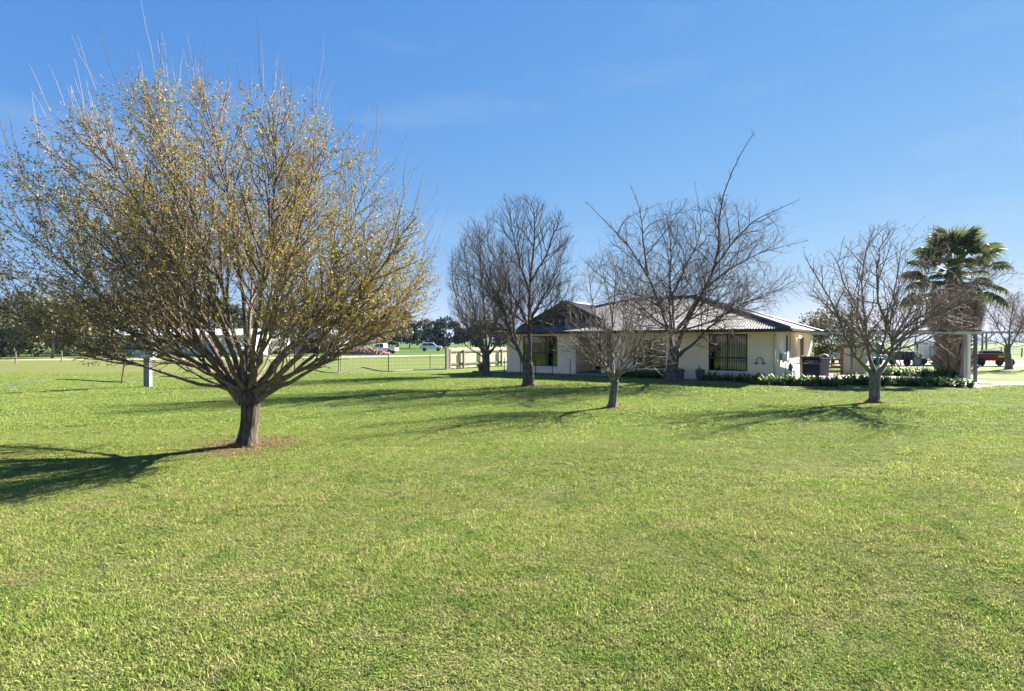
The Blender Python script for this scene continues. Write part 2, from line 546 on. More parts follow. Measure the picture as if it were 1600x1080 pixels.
def dirt_mat(name, a, b_, scale=0.8):
    m, n, l, b = new_mat(name)
    g = n.new('ShaderNodeNewGeometry')
    t = n.new('ShaderNodeTexNoise')
    t.inputs['Scale'].default_value = scale
    t.inputs['Detail'].default_value = 8
    t.inputs['Roughness'].default_value = 0.7
    l.new(g.outputs['Position'], t.inputs['Vector'])
    r = n.new('ShaderNodeValToRGB')
    r.color_ramp.elements[0].position = 0.35
    r.color_ramp.elements[1].position = 0.68
    r.color_ramp.elements[0].color = (*a, 1)
    r.color_ramp.elements[1].color = (*b_, 1)
    l.new(t.outputs['Fac'], r.inputs['Fac'])
    l.new(r.outputs['Color'], b.inputs['Base Color'])
    b.inputs['Roughness'].default_value = 0.95
    b.inputs['Specular IOR Level'].default_value = 0.15
    return m
M['ground'] = ground_mat()
M['grass'] = grass_mat()
M['gravel'] = dirt_mat('pale_gravel', (0.33, 0.27, 0.21), (0.52, 0.45, 0.37), 1.5)
M['track'] = dirt_mat('pale_dirt_track', (0.36, 0.29, 0.20), (0.53, 0.46, 0.36), 0.7)
M['hill'] = dirt_mat('wooded_hill', (0.030, 0.045, 0.022), (0.07, 0.085, 0.04), 0.01)

# ------------------------------------------------------------------ the setting
def sheet(name, pts, z, mat, wob=0.0, seed=1, sub=0.5):
    """flat sheet with slightly ragged outline"""
    rnd = random.Random(seed)
    out = []
    for i, p in enumerate(pts):
        q = pts[(i + 1) % len(pts)]
        a, b = Vector((*p, 0)), Vector((*q, 0))
        k = max(1, int((b - a).length / sub)) if wob else 1
        for j in range(k):
            v = a.lerp(b, j / k)
            if wob: v += Vector((rnd.uniform(-wob, wob), rnd.uniform(-wob, wob), 0))
            out.append((v.x, v.y, z))
    me = bpy.data.meshes.new(name)
    me.from_pydata(out, [], [tuple(range(len(out)))])
    bm = bmesh.new(); bm.from_mesh(me)
    bmesh.ops.triangulate(bm, faces=bm.faces)
    bmesh.ops.recalc_face_normals(bm, faces=bm.faces)
    for f in bm.faces:
        if f.normal.z < 0: f.normal_flip()
    bm.to_mesh(me); bm.free()
    o = link(name, me, mat)
    o['kind'] = 'structure'
    return o

def build_ground():
    # one sheet to the horizon, with a gentle unevenness in the lawn close by
    xs = np.concatenate([[-6000, -1500, -400, -120, -60], np.arange(-32, 32.1, 0.8), [60, 120, 400, 1500, 6000]])
    ys = np.concatenate([[-3000, -200, -30, -8], np.arange(0, 32.1, 0.8), [40, 60, 120, 400, 1500, 4000, 9000]])
    X, Y = np.meshgrid(xs, ys)
    fade = np.clip(1 - np.maximum(np.abs(X) - 20, 0) / 10, 0, 1) * np.clip(1 - np.maximum(np.abs(Y - 10) - 8, 0) / 8, 0, 1)
    Z = 0.018 * (np.sin(X * 1.1 + 0.6 * Y) + np.sin(0.7 * X - 1.3 * Y + 1.0)) * fade - 0.02 * fade
    V = np.stack([X.ravel(), Y.ravel(), Z.ravel()], 1)
    nx, ny = len(xs), len(ys)
    i = np.arange((ny - 1) * (nx - 1))
    r, c = i // (nx - 1), i % (nx - 1)
    a = r * nx + c
    Fc = np.stack([a, a + 1, a + nx + 1, a + nx], 1)
    o = link('lawn', fast_mesh('lawn', V, Fc, True), M['ground'])
    o['kind'] = 'structure'
build_ground()

sheet('driveway', [(20.2, 26.4), (22.0, 24.1), (34, 23.3), (60, 22.0), (60, 25.6), (34, 25.9), (24, 26.6)], 0.006, M['gravel'], 0.12, 3)
sheet('gravel_yard', [(26, 45.5), (40, 44.5), (58, 44), (90, 43), (90, 56), (58, 58), (40, 60), (30, 62)], 0.006, M['gravel'], 0.4, 4, 1.5)
sheet('dirt_track', [(-140, 57.5), (-60, 58.0), (-38, 60), (-24, 66), (-12, 76), (4, 92), (4, 97), (-14, 82), (-26, 71), (-40, 64.5), (-60, 63), (-140, 63)], 0.006, M['track'], 0.35, 5, 1.5)

def build_hills():
    rnd = np.random.RandomState(5)
    for (x0, x1, y, h, seed) in ((150, 3600, 2600, 46, 2), (-3600, 500, 3000, 26, 9)):
        n = 420
        xs = np.linspace(x0, x1, n)
        rough = np.array([mnoise.noise(Vector((x * 0.0018 + seed, 0, 0))) * 0.5 + mnoise.noise(Vector((x * 0.012 + seed, 3, 0))) * 0.16 + mnoise.noise(Vector((x * 0.06, 7 + seed, 0))) * 0.10 for x in xs])
        ends = np.clip(np.minimum(xs - x0, x1 - xs) / 500, 0.25, 1)
        hh = h * (0.85 + rough) * ends
        rows = []
        for t, zf in ((0, 0.0), (30, 0.35), (120, 0.62), (300, 0.9), (480, 1.0), (900, 0.6), (1500, 0)):
            rows.append(np.stack([xs, np.full(n, y + t), hh * zf - 1], 1))
        V = np.concatenate(rows)
        k = len(rows)
        i = np.arange((k - 1) * (n - 1)); r, c = i // (n - 1), i % (n - 1); a = r * n + c
        o = link('hill', fast_mesh('hill', V, np.stack([a, a + 1, a + n + 1, a + n], 1), True), M['hill'])
        o['kind'] = 'structure'
build_hills()

# ------------------------------------------------------------------ lawn grass (one mass)
def build_grass():
    rs = np.random.RandomState(11)
    # a half-metre patch of mown blades
    nb, S = 2100, 0.55
    x = rs.uniform(-S / 2, S / 2, nb); y = rs.uniform(-S / 2, S / 2, nb)
    h = rs.uniform(0.005, 0.015, nb); h[: nb // 16] *= 1.9
    w = rs.uniform(0.0020, 0.0040, nb)
    az = rs.uniform(0, 2 * np.pi, nb)
    lean = rs.uniform(0.5, 2.8, nb) * h
    face = az + rs.uniform(-0.8, 0.8, nb) + np.pi / 2
    dx, dy = np.cos(az), np.sin(az)
    fx, fy = np.cos(face), np.sin(face)
    P = np.zeros((nb, 5, 3))
    for k, (t, ww) in enumerate(((0, 1.0), (0.55, 0.85))):
        for s, sg in ((0, -1), (1, 1)):
            P[:, 2 * k + s, 0] = x + dx * lean * t ** 1.6 + sg * fx * w * ww
            P[:, 2 * k + s, 1] = y + dy * lean * t ** 1.6 + sg * fy * w * ww
            P[:, 2 * k + s, 2] = h * t - (0.006 if k == 0 else 0)
    P[:, 4, 0] = x + dx * lean; P[:, 4, 1] = y + dy * lean; P[:, 4, 2] = h
    base = np.arange(nb)[:, None] * 5
    tris = np.concatenate([base + np.array([[0, 1, 3]]), base + np.array([[0, 3, 2]]), base + np.array([[2, 3, 4]])])
    tint = np.ones((nb, 3))
    kind = rs.rand(nb)
    tint *= rs.uniform(0.55, 1.4, nb)[:, None]
    tint[kind < 0.36] *= np.array([1.62, 1.34, 1.75])       # straw tips
    tint[(kind > 0.36) & (kind < 0.52)] *= np.array([0.78, 1.02, 0.7])
    tint = np.repeat(tint, 5, 0)
    # where the patches lie: visible part of the lawn, closer together near by
    pts, rot, scl = [], [], []
    def zone(y0, y1, step, sx, sz):
        yy = y0
        while yy < y1:
            half = yy * 0.93 + 0.8
            for xx in np.arange(-half, half, step):
                px_, py_ = xx + rs.uniform(-.3, .3) * step, yy + rs.uniform(-.3, .3) * step
                if not lawn_ok(px_, py_): continue
                g = mnoise.noise(Vector((px_ * 1.3, py_ * 1.3, 0.4)))
                g2 = mnoise.noise(Vector((px_ * 0.35, py_ * 0.35, 4.4)))
                pts.append((px_, py_, 0.018 * (math.sin(px_ * 1.1 + 0.6 * py_) + math.sin(0.7 * px_ - 1.3 * py_ + 1.0)) * fade(px_, py_) - 0.02 * fade(px_, py_)))
                rot.append((0, 0, rs.uniform(0, 6.283)))
                z = sz * (1.0 + 1.3 * max(g, -0.4) + 0.5 * g2) * rs.uniform(0.85, 1.15)
                scl.append((sx, sx, max(z, 0.35 * sz)))
            yy += step
    def fade(X, Y):
        return max(0, min(1, 1 - max(abs(X) - 20, 0) / 10)) * max(0, min(1, 1 - max(abs(Y - 10) - 8, 0) / 8))
    def lawn_ok(X, Y):
        # keep off the house bed, tree feet, drive
        for tx, ty, r in ((-4.8, 10.3, 0.30),):
            if (X - tx) ** 2 + (Y - ty) ** 2 < r * r: return False
        lx, ly = house_local(X, Y)
        if -17 < lx < 0.3 and ly > -1.55: return False
        if lx >= 0.3 and Y > 23.3 - (0.0 if X < 21.6 else -0.2): return False
        return True
    zone(2.6, 7.0, 0.27, 1.0, 1.15)
    zone(7.0, 12.5, 0.40, 1.25, 1.2)
    zone(12.5, 21.0, 0.72, 2.2, 1.5)
    zone(21.0, 34.0, 1.25, 3.8, 2.0)
    for tx, ty, tr_ in ((-4.8, 10.3, .24), (11.4, 17.9, .2), (2.84, 16.1, .17), (7.27, 26.1, .34), (.67, 23.9, .31)):
        for i in range(16):                      # uncut blades against the trunks
            a = rs.uniform(0, 6.28)
            q = tr_ + rs.uniform(.0, .07)
            pts.append((tx + math.cos(a) * q, ty + math.sin(a) * q, -.03))
            rot.append((0, 0, rs.uniform(0, 6.28)))
            k = rs.uniform(.12, .22)
            scl.append((k, k, rs.uniform(2.5, 6.5)))
    n0, n1 = nb * 5, len(pts)
    V = np.concatenate([P.reshape(-1, 3), np.array(pts)])
    me = fast_mesh('grass', V, tris, False, np.concatenate([tint, np.ones((n1, 3))]))
    def attr(name, typ, arr, field):
        a = me.attributes.new(name, typ, 'POINT')
        a.data.foreach_set(field, np.asarray(arr, dtype=np.float32).ravel())
    attr('is_spot', 'FLOAT', np.concatenate([np.zeros(n0), np.ones(n1)]), 'value')
    attr('turn', 'FLOAT_VECTOR', np.concatenate([np.zeros((n0, 3)), np.array(rot)]), 'vector')
    attr('size', 'FLOAT_VECTOR', np.concatenate([np.ones((n0, 3)), np.array(scl)]), 'vector')
    o = link('grass', me, M['grass'])
    tag(o, 'mown green lawn grass with straw coloured and clover patches', 'grass', kind='stuff')
    ng = bpy.data.node_groups.new('grass_scatter', 'GeometryNodeTree')
    ng.interface.new_socket('Geometry', in_out='INPUT', socket_type='NodeSocketGeometry')
    ng.interface.new_socket('Geometry', in_out='OUTPUT', socket_type='NodeSocketGeometry')
    N, L = ng.nodes, ng.links
    gi, go = N.new('NodeGroupInput'), N.new('NodeGroupOutput')
    sp = N.new('GeometryNodeSeparateGeometry')
    sp.domain = 'POINT'
    def named(nm, typ):
        a = N.new('GeometryNodeInputNamedAttribute')
        a.data_type = typ
        a.inputs['Name'].default_value = nm
        return a.outputs['Attribute']
    ip = N.new('GeometryNodeInstanceOnPoints')
    L.new(gi.outputs[0], sp.inputs['Geometry'])
    L.new(named('is_spot', 'FLOAT'), sp.inputs['Selection'])
    L.new(sp.outputs['Selection'], ip.inputs['Points'])
    L.new(sp.outputs['Inverted'], ip.inputs['Instance'])
    L.new(named('turn', 'FLOAT_VECTOR'), ip.inputs['Rotation'])
    L.new(named('size', 'FLOAT_VECTOR'), ip.inputs['Scale'])
    L.new(ip.outputs['Instances'], go.inputs[0])
    md = o.modifiers.new('scatter', 'NODES')
    md.node_group = ng
    print('grass patches', n1)

HC, HA = (12.23, 26.23), R(-35)            # front right wall corner of the house, its turn
def house_local(X, Y):
    dx, dy = X - HC[0], Y - HC[1]
    c, s = math.cos(HA), math.sin(HA)
    return (dx * c + dy * s, -dx * s + dy * c)
def house_world(lx, ly, z=0.0):
    c, s = math.cos(HA), math.sin(HA)
    return Vector((HC[0] + lx * c - ly * s, HC[1] + lx * s + ly * c, z))
build_grass()

# ------------------------------------------------------------------ the house
def wall_with_openings(mb, x0, x1, z0, z1, y, opens, reveal=0.12):
    """wall face in the plane y (facing -y) with rectangular openings (xa, xb, za, zb)"""
    xs = sorted({x0, x1, *[v for o in opens for v in o[:2]]})
    zs = sorted({z0, z1, *[v for o in opens for v in o[2:]]})
    for i in range(len(xs) - 1):
        for j in range(len(zs) - 1):
            cx, cz = (xs[i] + xs[i + 1]) / 2, (zs[j] + zs[j + 1]) / 2
            if any(a < cx < b and c < cz < d for a, b, c, d in opens): continue
            mb.add([(xs[i], y, zs[j]), (xs[i + 1], y, zs[j]), (xs[i + 1], y, zs[j + 1]), (xs[i], y, zs[j + 1])], [(0, 1, 2, 3)])
    for a, b, c, d in opens:
        yy = y + reveal
        mb.add([(a, y, c), (a, y, d), (a, yy, d), (a, yy, c)], [(0, 1, 2, 3)])
        mb.add([(b, y, c), (b, yy, c), (b, yy, d), (b, y, d)], [(0, 1, 2, 3)])
        mb.add([(a, y, d), (b, y, d), (b, yy, d), (a, yy, d)], [(0, 1, 2, 3)])
        mb.add([(a, y, c), (a, yy, c), (b, yy, c), (b, y, c)], [(0, 1, 2, 3)])

def corr_strip(A, t, n, L, lo, hi, slope, period=0.125, amp=0.016):
    """corrugated roof plane: eave from A along t (length L), rising along n; run from lo(a) to hi(a)"""
    A, t, n = Vector(A), Vector(t), Vector(n)
    N = Vector((-n.x * slope, -n.y * slope, 1)).normalized()
    k = int(L / period * 6)
    V = []
    for i in range(k + 1):
        a = L * i / k
        off = N * (amp * math.cos(2 * math.pi * a / period))
        r0, r1 = lo(a), max(lo(a), hi(a))
        for r in (r0, r1):
            V.append(A + t * a + n * r + Vector((0, 0, r * slope)) + off)
    Fc = [(2 * i, 2 * i + 2, 2 * i + 3, 2 * i + 1) for i in range(k)]
    return V, Fc

def window(parent, xa, xb, za, zb, y, mull, trans_z, blinds=None, bars=False):
    fr = MB()
    fw = 0.055
    fr.box(xa, xb, y + .05, y + .11, za, za + fw).box(xa, xb, y + .05, y + .11, zb - fw, zb)
    fr.box(xa, xa + fw, y + .053, y + .107, za + fw, zb - fw).box(xb - fw, xb, y + .053, y + .107, za + fw, zb - fw)
    fr.box(xa + fw, xb - fw, y + .055, y + .105, trans_z - .035, trans_z + .035)
    fr.box(mull - .03, mull + .03, y + .057, y + .103, za + fw, trans_z - .035).box(mull - .03, mull + .03, y + .057, y + .103, trans_z + .035, zb - fw)
    w = fr.build('window', M['frame'], parent)
    for a, b, c, d in ((xa + fw, mull - .03, za + fw, trans_z - .035), (mull + .03, xb - fw, za + fw, trans_z - .035),
                       (xa + fw, mull - .03, trans_z + .035, zb - fw), (mull + .03, xb - fw, trans_z + .035, zb - fw)):
        MB().box(a, b, y + .076, y + .082, c, d).build('pane', M['glass'], w)
    MB().box(xa - .04, xb + .04, y - .05, y + .045, za - .13, za - .003).build('sill', M['sill'], w, bevel=.006)
    if blinds:
        b0, b1, n, wd = blinds
        for i in range(n):
            cx = b0 + (b1 - b0) * (i + .5) / n
            Mx = Matrix.Translation((cx, y + .17, 0)) @ Matrix.Rotation(R(-20 + 12 * math.sin(i * 2.3)), 4, 'Z')
            MB().box(-wd / 2, wd / 2, -.002, .002, za + .04, zb - .06, Mx).build('blind_slat', M['blind'], w)
    if bars:
        k = int((xb - xa) / .105)
        for i in range(1, k):
            xx = xa + (xb - xa) * i / k
            MB().tube([(xx, y + .012, za + .02), (xx, y + .012, zb - .02)], .008, 5).build('security_bar', M['frame'], w)
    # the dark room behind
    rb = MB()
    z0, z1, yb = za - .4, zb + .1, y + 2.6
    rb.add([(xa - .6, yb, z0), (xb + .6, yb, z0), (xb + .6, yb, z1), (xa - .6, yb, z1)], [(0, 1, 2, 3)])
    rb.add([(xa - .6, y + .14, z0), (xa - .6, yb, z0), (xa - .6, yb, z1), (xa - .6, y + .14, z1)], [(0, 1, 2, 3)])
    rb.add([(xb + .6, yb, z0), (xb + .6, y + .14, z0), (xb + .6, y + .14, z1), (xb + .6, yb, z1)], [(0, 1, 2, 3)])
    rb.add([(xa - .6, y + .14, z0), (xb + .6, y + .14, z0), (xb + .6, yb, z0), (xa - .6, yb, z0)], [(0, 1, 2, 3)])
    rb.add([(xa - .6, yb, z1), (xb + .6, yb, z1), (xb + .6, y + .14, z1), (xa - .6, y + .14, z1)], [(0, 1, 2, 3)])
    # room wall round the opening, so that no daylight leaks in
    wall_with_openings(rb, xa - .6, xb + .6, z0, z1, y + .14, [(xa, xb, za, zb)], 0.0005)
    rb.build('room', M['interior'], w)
    return w

def build_house():
    H = empty('house', (HC[0], HC[1], 0), HA, 'low cream rendered house with a grey corrugated hip roof', 'house')
    Z0, ZW, ZE = 0.10, 2.34, 2.48
    W1 = (-14.13, -11.72, 0.45, 2.22)
    W2 = (-7.08, -5.29, 0.50, 2.02)
    W3 = (-3.13, -1.31, 0.47, 2.25)
    wl_ = MB()
    wall_with_openings(wl_, -15.32, -10.53, Z0 - .15, ZW, 0, [W1])
    wall_with_openings(wl_, -8.34, 0, Z0 - .15, ZW, 0, [W2, W3])
    q = lambda *p: wl_.add(p, [(0, 1, 2, 3)])
    q((-10.53, 0, Z0 - .15), (-10.53, 2, Z0 - .15), (-10.53, 2, ZW), (-10.53, 0, ZW))          # porch sides and back
    q((-8.34, 2, Z0 - .15), (-8.34, 0, Z0 - .15), (-8.34, 0, ZW), (-8.34, 2, ZW))
    wall_with_openings(wl_, -10.53, -8.34, Z0 - .15, ZW, 2, [(-10.32, -9.42, .2, 2.2), (-9.3, -8.62, .2, 2.2)])
    q((0, 0, Z0 - .15), (0, 11, Z0 - .15), (0, 11, ZW), (0, 0, ZW))                             # right side
    q((-15.32, 11, Z0 - .15), (-15.32, 0, Z0 - .15), (-15.32, 0, ZW), (-15.32, 11, ZW))
    q((0, 11, Z0 - .15), (-15.32, 11, Z0 - .15), (-15.32, 11, ZW), (0, 11, ZW))
    wl_.build('wall', M['wall'], H)
    MB().box(-8.93, -8.70, -.02, .21, Z0, ZW - .002).build('porch_column', M['wall'], H, bevel=.008)
    dr = MB().box(-10.31, -9.43, 2.04, 2.09, .2, 2.19).build('door', pmat('dark_blue_door', (.018, .022, .03), .45, .1), H, bevel=.004)
    MB().tube([(-9.53, 2.0, 1.1), (-9.53, 1.97, 1.1), (-9.62, 1.97, 1.1)], .012, 6).build('handle', M['galv'], dr)
    MB().box(-9.29, -8.63, 2.05, 2.07, .2, 2.19).build('side_light', M['interior'], dr)
    MB().box(-10.52, -8.35, -.02, 1.99, -.05, .17).build('porch_step', M['concrete_dark'], H)
    window(H, *W1, 0, -12.55, 1.22, None)
    window(H, *W2, 0, -6.15, 1.18, (-6.1, -5.35, 8, .085), bars=True)
    window(H, *W3, 0, -2.24, 1.10, (-2.6, -1.40, 11, .085))
    # eaves
    sf = MB()
    x0, x1, y0, y1 = -15.92, .6, -.6, 11.6
    for a in ((x0, x1, y0, .002), (0.002, x1, .002, y1), (x0, -15.322, .002, y1)):
        sf.box(a[0] + .03, a[1] - .03, a[2] + .03, a[3], ZW - .006, ZW + .006)
    sf.box(-10.53, -8.34, .004, 2.0, ZW - .005, ZW + .005)
    sf.build('soffit', M['soffit'], H)
    for (nm, b) in (('fascia', (x0 - .03, x1 + .03, y0 - .03, y0 + .02)), ('fascia', (x1 - .02, x1 + .03, y0 + .022, y1)), ('fascia', (x0 - .03, x0 + .02, y0 + .022, y1))):
        MB().box(b[0], b[1], b[2], b[3], ZW - .01, ZE - .015).build(nm, M['fascia'], H)
    # rounded gutters
    prof = [(0, 0), (-.10, 0), (-.12, .03), (-.12, .10), (-.105, .10), (-.105, .035), (0, .03)]
    MB().extr([(y0 - .032 + p[0], ZE - .135 + p[1]) for p in prof], 'x', x0 - .12, x1 + .12).build('gutter', M['fascia'], H)
    MB().extr([(x1 + .032 - p[0], ZE - .135 + p[1]) for p in prof], 'y', y0 - .10, y1).build('gutter', M['fascia'], H)
    # main hip roof
    S = 0.344
    L, D = x1 - x0, y1 - y0
    half = D / 2
    def lo_front(a):
        x = x0 + a
        if x < -12.07: return (x + 15.92) * .467 / S
        if x < -8.24: return (-8.24 - x) * .467 / S
        return 0
    V, Fc = corr_strip((x0, y0, ZE), (1, 0, 0), (0, 1, 0), L, lo_front, lambda a: min(a, L - a, half), S)
    MB().add(V, Fc).build('roof_front', M['roof'], H)
    V, Fc = corr_strip((x1, y0, ZE), (0, 1, 0), (-1, 0, 0), D, lambda a: 0, lambda a: min(a, D - a), S)
    MB().add(V, Fc).build('roof_side', M['roof'], H)
    V, Fc = corr_strip((x1, y1, ZE), (-1, 0, 0), (0, -1, 0), L, lambda a: 0, lambda a: min(a, L - a, half), S)
    MB().add(V, Fc).build('roof_back', M['roof'], H)
    V, Fc = corr_strip((x0, y0 + 5.2, ZE), (0, 1, 0), (1, 0, 0), D - 5.2, lambda a: 0, lambda a: min(a + 5.2, D - 5.2 - a), S)
    MB().add(V, Fc).build('roof_side', M['roof'], H)
    zr = ZE + half * S
    caps = [((x1, y0, ZE + .03), (x1 - half, y0 + half, zr + .03)), ((x1, y1, ZE + .03), (x1 - half, y0 + half, zr + .03)),
            ((x1 - half, y0 + half, zr + .035), (x0 + half, y0 + half, zr + .035)), ((x0 + half, y0 + half, zr + .03), (x0 + 3.9, y0 + 3.9, ZE + 3.9 * S + .03))]
    for a, b in caps:
        MB().tube([a, b], .075, 8).build('ridge_cap', M['roof_cap'], H, smooth=True)
    # wing with the dark gablet
    zb, xr = 2.90, -12.07
    zt = ZE + (xr + 15.92) * .467
    wg = MB()
    Sw = .467
    # right and left slopes
    V, Fc = corr_strip((-8.24, y0, ZE), (0, 1, 0), (-1, 0, 0), 6.6,
                       lambda a: 0 if a < 0 else 0.0,
                       lambda a: min(.9 * a / 2.1, 3.83) if a < 2.0 else 3.83, Sw)
    MB().add(V, Fc).build('roof_wing', M['roof'], H)
    V, Fc = corr_strip((-15.92, y0 + 6.6, ZE), (0, -1, 0), (1, 0, 0), 6.6, lambda a: 0,
                       lambda a: min(.92 * (6.6 - a) / 2.1, 3.85) if a > 4.6 else 3.85, Sw)
    MB().add(V, Fc).build('roof_wing', M['roof'], H)
    V, Fc = corr_strip((-15.92, y0, ZE), (1, 0, 0), (0, 1, 0), 7.68, lambda a: 0, lambda a: min(a * 2.1 / .92, (7.68 - a) * 2.1 / .9, 2.1), .2)
    MB().add(V, Fc).build('roof_wing', M['roof'], H)
    MB().extr([(-15.05, zb - .03), (-9.09, zb - .03), (xr, zt - .02)], 'y', 1.50, 1.56).build('gablet', pmat('dark_gable', (.022, .025, .035), .7, .2), H)
    for a, b in (((-15.3, 1.36, zb - .10), (xr, 1.36, zt + .02)), ((-8.85, 1.36, zb - .10), (xr, 1.36, zt + .02))):
        MB().bar(a, b, .05, .16).build('barge_board', M['fascia'], H)
    MB().tube([(-8.24, y0, ZE + .03), (-9.14, 1.5, zb + .03)], .07, 8).build('ridge_cap', M['roof_cap'], H, smooth=True)
    MB().tube([(xr, 1.3, zt + .02), (xr, 4.9, zt + .02)], .07, 8).build('ridge_cap', M['roof_cap'], H, smooth=True)
    MB().tube([(-13.0, 2.6, 3.6), (-13.0, 2.6, 4.35)], .08, 10).lathe([(.14, 0), (.14, .1), (.03, .16)], 10, (-13.0, 2.6, 4.33)).build('flue', M['black'], H)
    # downpipes, wall lamp, door trim on the side wall
    MB().tube([(-.12, -.05, ZW - .1), (-.12, -.05, .1)], .045, 8).build('downpipe', M['cream'], H, smooth=True)
    MB().tube([(.05, 2.2, 2.2), (.05, 2.2, 1.25)], .04, 8).build('downpipe', M['bluegrey'], H, smooth=True)
    MB().box(.002, .05, 6.6, 7.5, .1, 2.15).build('side_door', M['brown_timber'], H, bevel=.005)
    MB().box(.002, .035, 3.2, 3.27, 1.45, 2.3).build('conduit', M['galv'], H)
    MB().box(-2.2 + .9, -2.2 + .93, -.03, -.005, .2, .3).build('vent', M['galv'], H)
    # path along the front; edge strip coloured dark for the shade on its front
    pm = MB()
    pm.box(-17.0, -8.0, -1.15, -.01, -.05, .075)
    pm.build('path', M['concrete'], H)
    MB().box(-17.0, -8.0, -1.28, -1.153, -.05, .095).build('path_edge', M['concrete_dark'], H)
    # bed edging under the windows
    MB().box(-8.0, .9, -1.60, -1.52, -.05, .07).build('bed_edge', M['concrete_dark'], H)
    return H
build_house()

# planting bed soil
sheet('garden_bed', [tuple(house_world(x, y)[:2]) for x, y in ((-7.98, -.02), (-7.98, -1.52), (0.9, -1.52), (1.6, -1.3), (1.6, -.02))], 0.012, M['soil'])

# ------------------------------------------------------------------ bare trees
UP = Vector((0, 0, 1))
def catmull(pts, n):
    pts = [Vector(p) for p in pts]
    P = [pts[0] * 2 - pts[1]] + pts + [pts[-1] * 2 - pts[-2]]
    out = []
    segs = len(pts) - 1
    for k in range(n + 1):
        u = k / n * segs
        i = min(int(u), segs - 1)
        t = u - i
        a, b, c, d = P[i], P[i + 1], P[i + 2], P[i + 3]
        out.append(0.5 * ((2 * b) + (c - a) * t + (2 * a - 5 * b + 4 * c - d) * t * t + (3 * b - a - 3 * c + d) * t ** 3))
    return out

def tubes_mesh(name, polys, sides, smooth=True):
    """one mesh of many tapered tubes; polys: list of (points, radii)"""
    groups = {}
    for p, r in polys:
        groups.setdefault(len(p), []).append((p, r))
    Vs, Fs, base = [], [], 0
    ang = np.arange(sides) * 2 * np.pi / sides
    for n, lst in groups.items():
        P = np.array([[tuple(v) for v in p] for p, r in lst], dtype=np.float64)
        Rr = np.array([r for p, r in lst])
        T = np.empty_like(P)
        T[:, 1:-1] = P[:, 2:] - P[:, :-2]
        T[:, 0] = P[:, 1] - P[:, 0]
        T[:, -1] = P[:, -1] - P[:, -2]
        T /= np.linalg.norm(T, axis=2, keepdims=True) + 1e-9
        mean = np.abs(P[:, -1] - P[:, 0])
        ref = np.zeros((len(lst), 1, 3))
        ref[np.arange(len(lst)), 0, mean.argmin(1)] = 1
        A = np.cross(T, ref)
        A /= np.linalg.norm(A, axis=2, keepdims=True) + 1e-9
        B = np.cross(T, A)
        ring = P[:, :, None] + Rr[:, :, None, None] * (A[:, :, None] * np.cos(ang)[None, None, :, None] + B[:, :, None] * np.sin(ang)[None, None, :, None])
        m = len(lst)
        idx = base + np.arange(m * n * sides).reshape(m, n, sides)
        a = idx[:, :-1]
        b = idx[:, 1:]
        f = np.stack([a, np.roll(a, -1, 2), np.roll(b, -1, 2), b], -1).reshape(-1, 4)
        Vs.append(ring.reshape(-1, 3))
        Fs.append(f)
        base += m * n * sides
    return fast_mesh(name, np.concatenate(Vs), np.concatenate(Fs), smooth)

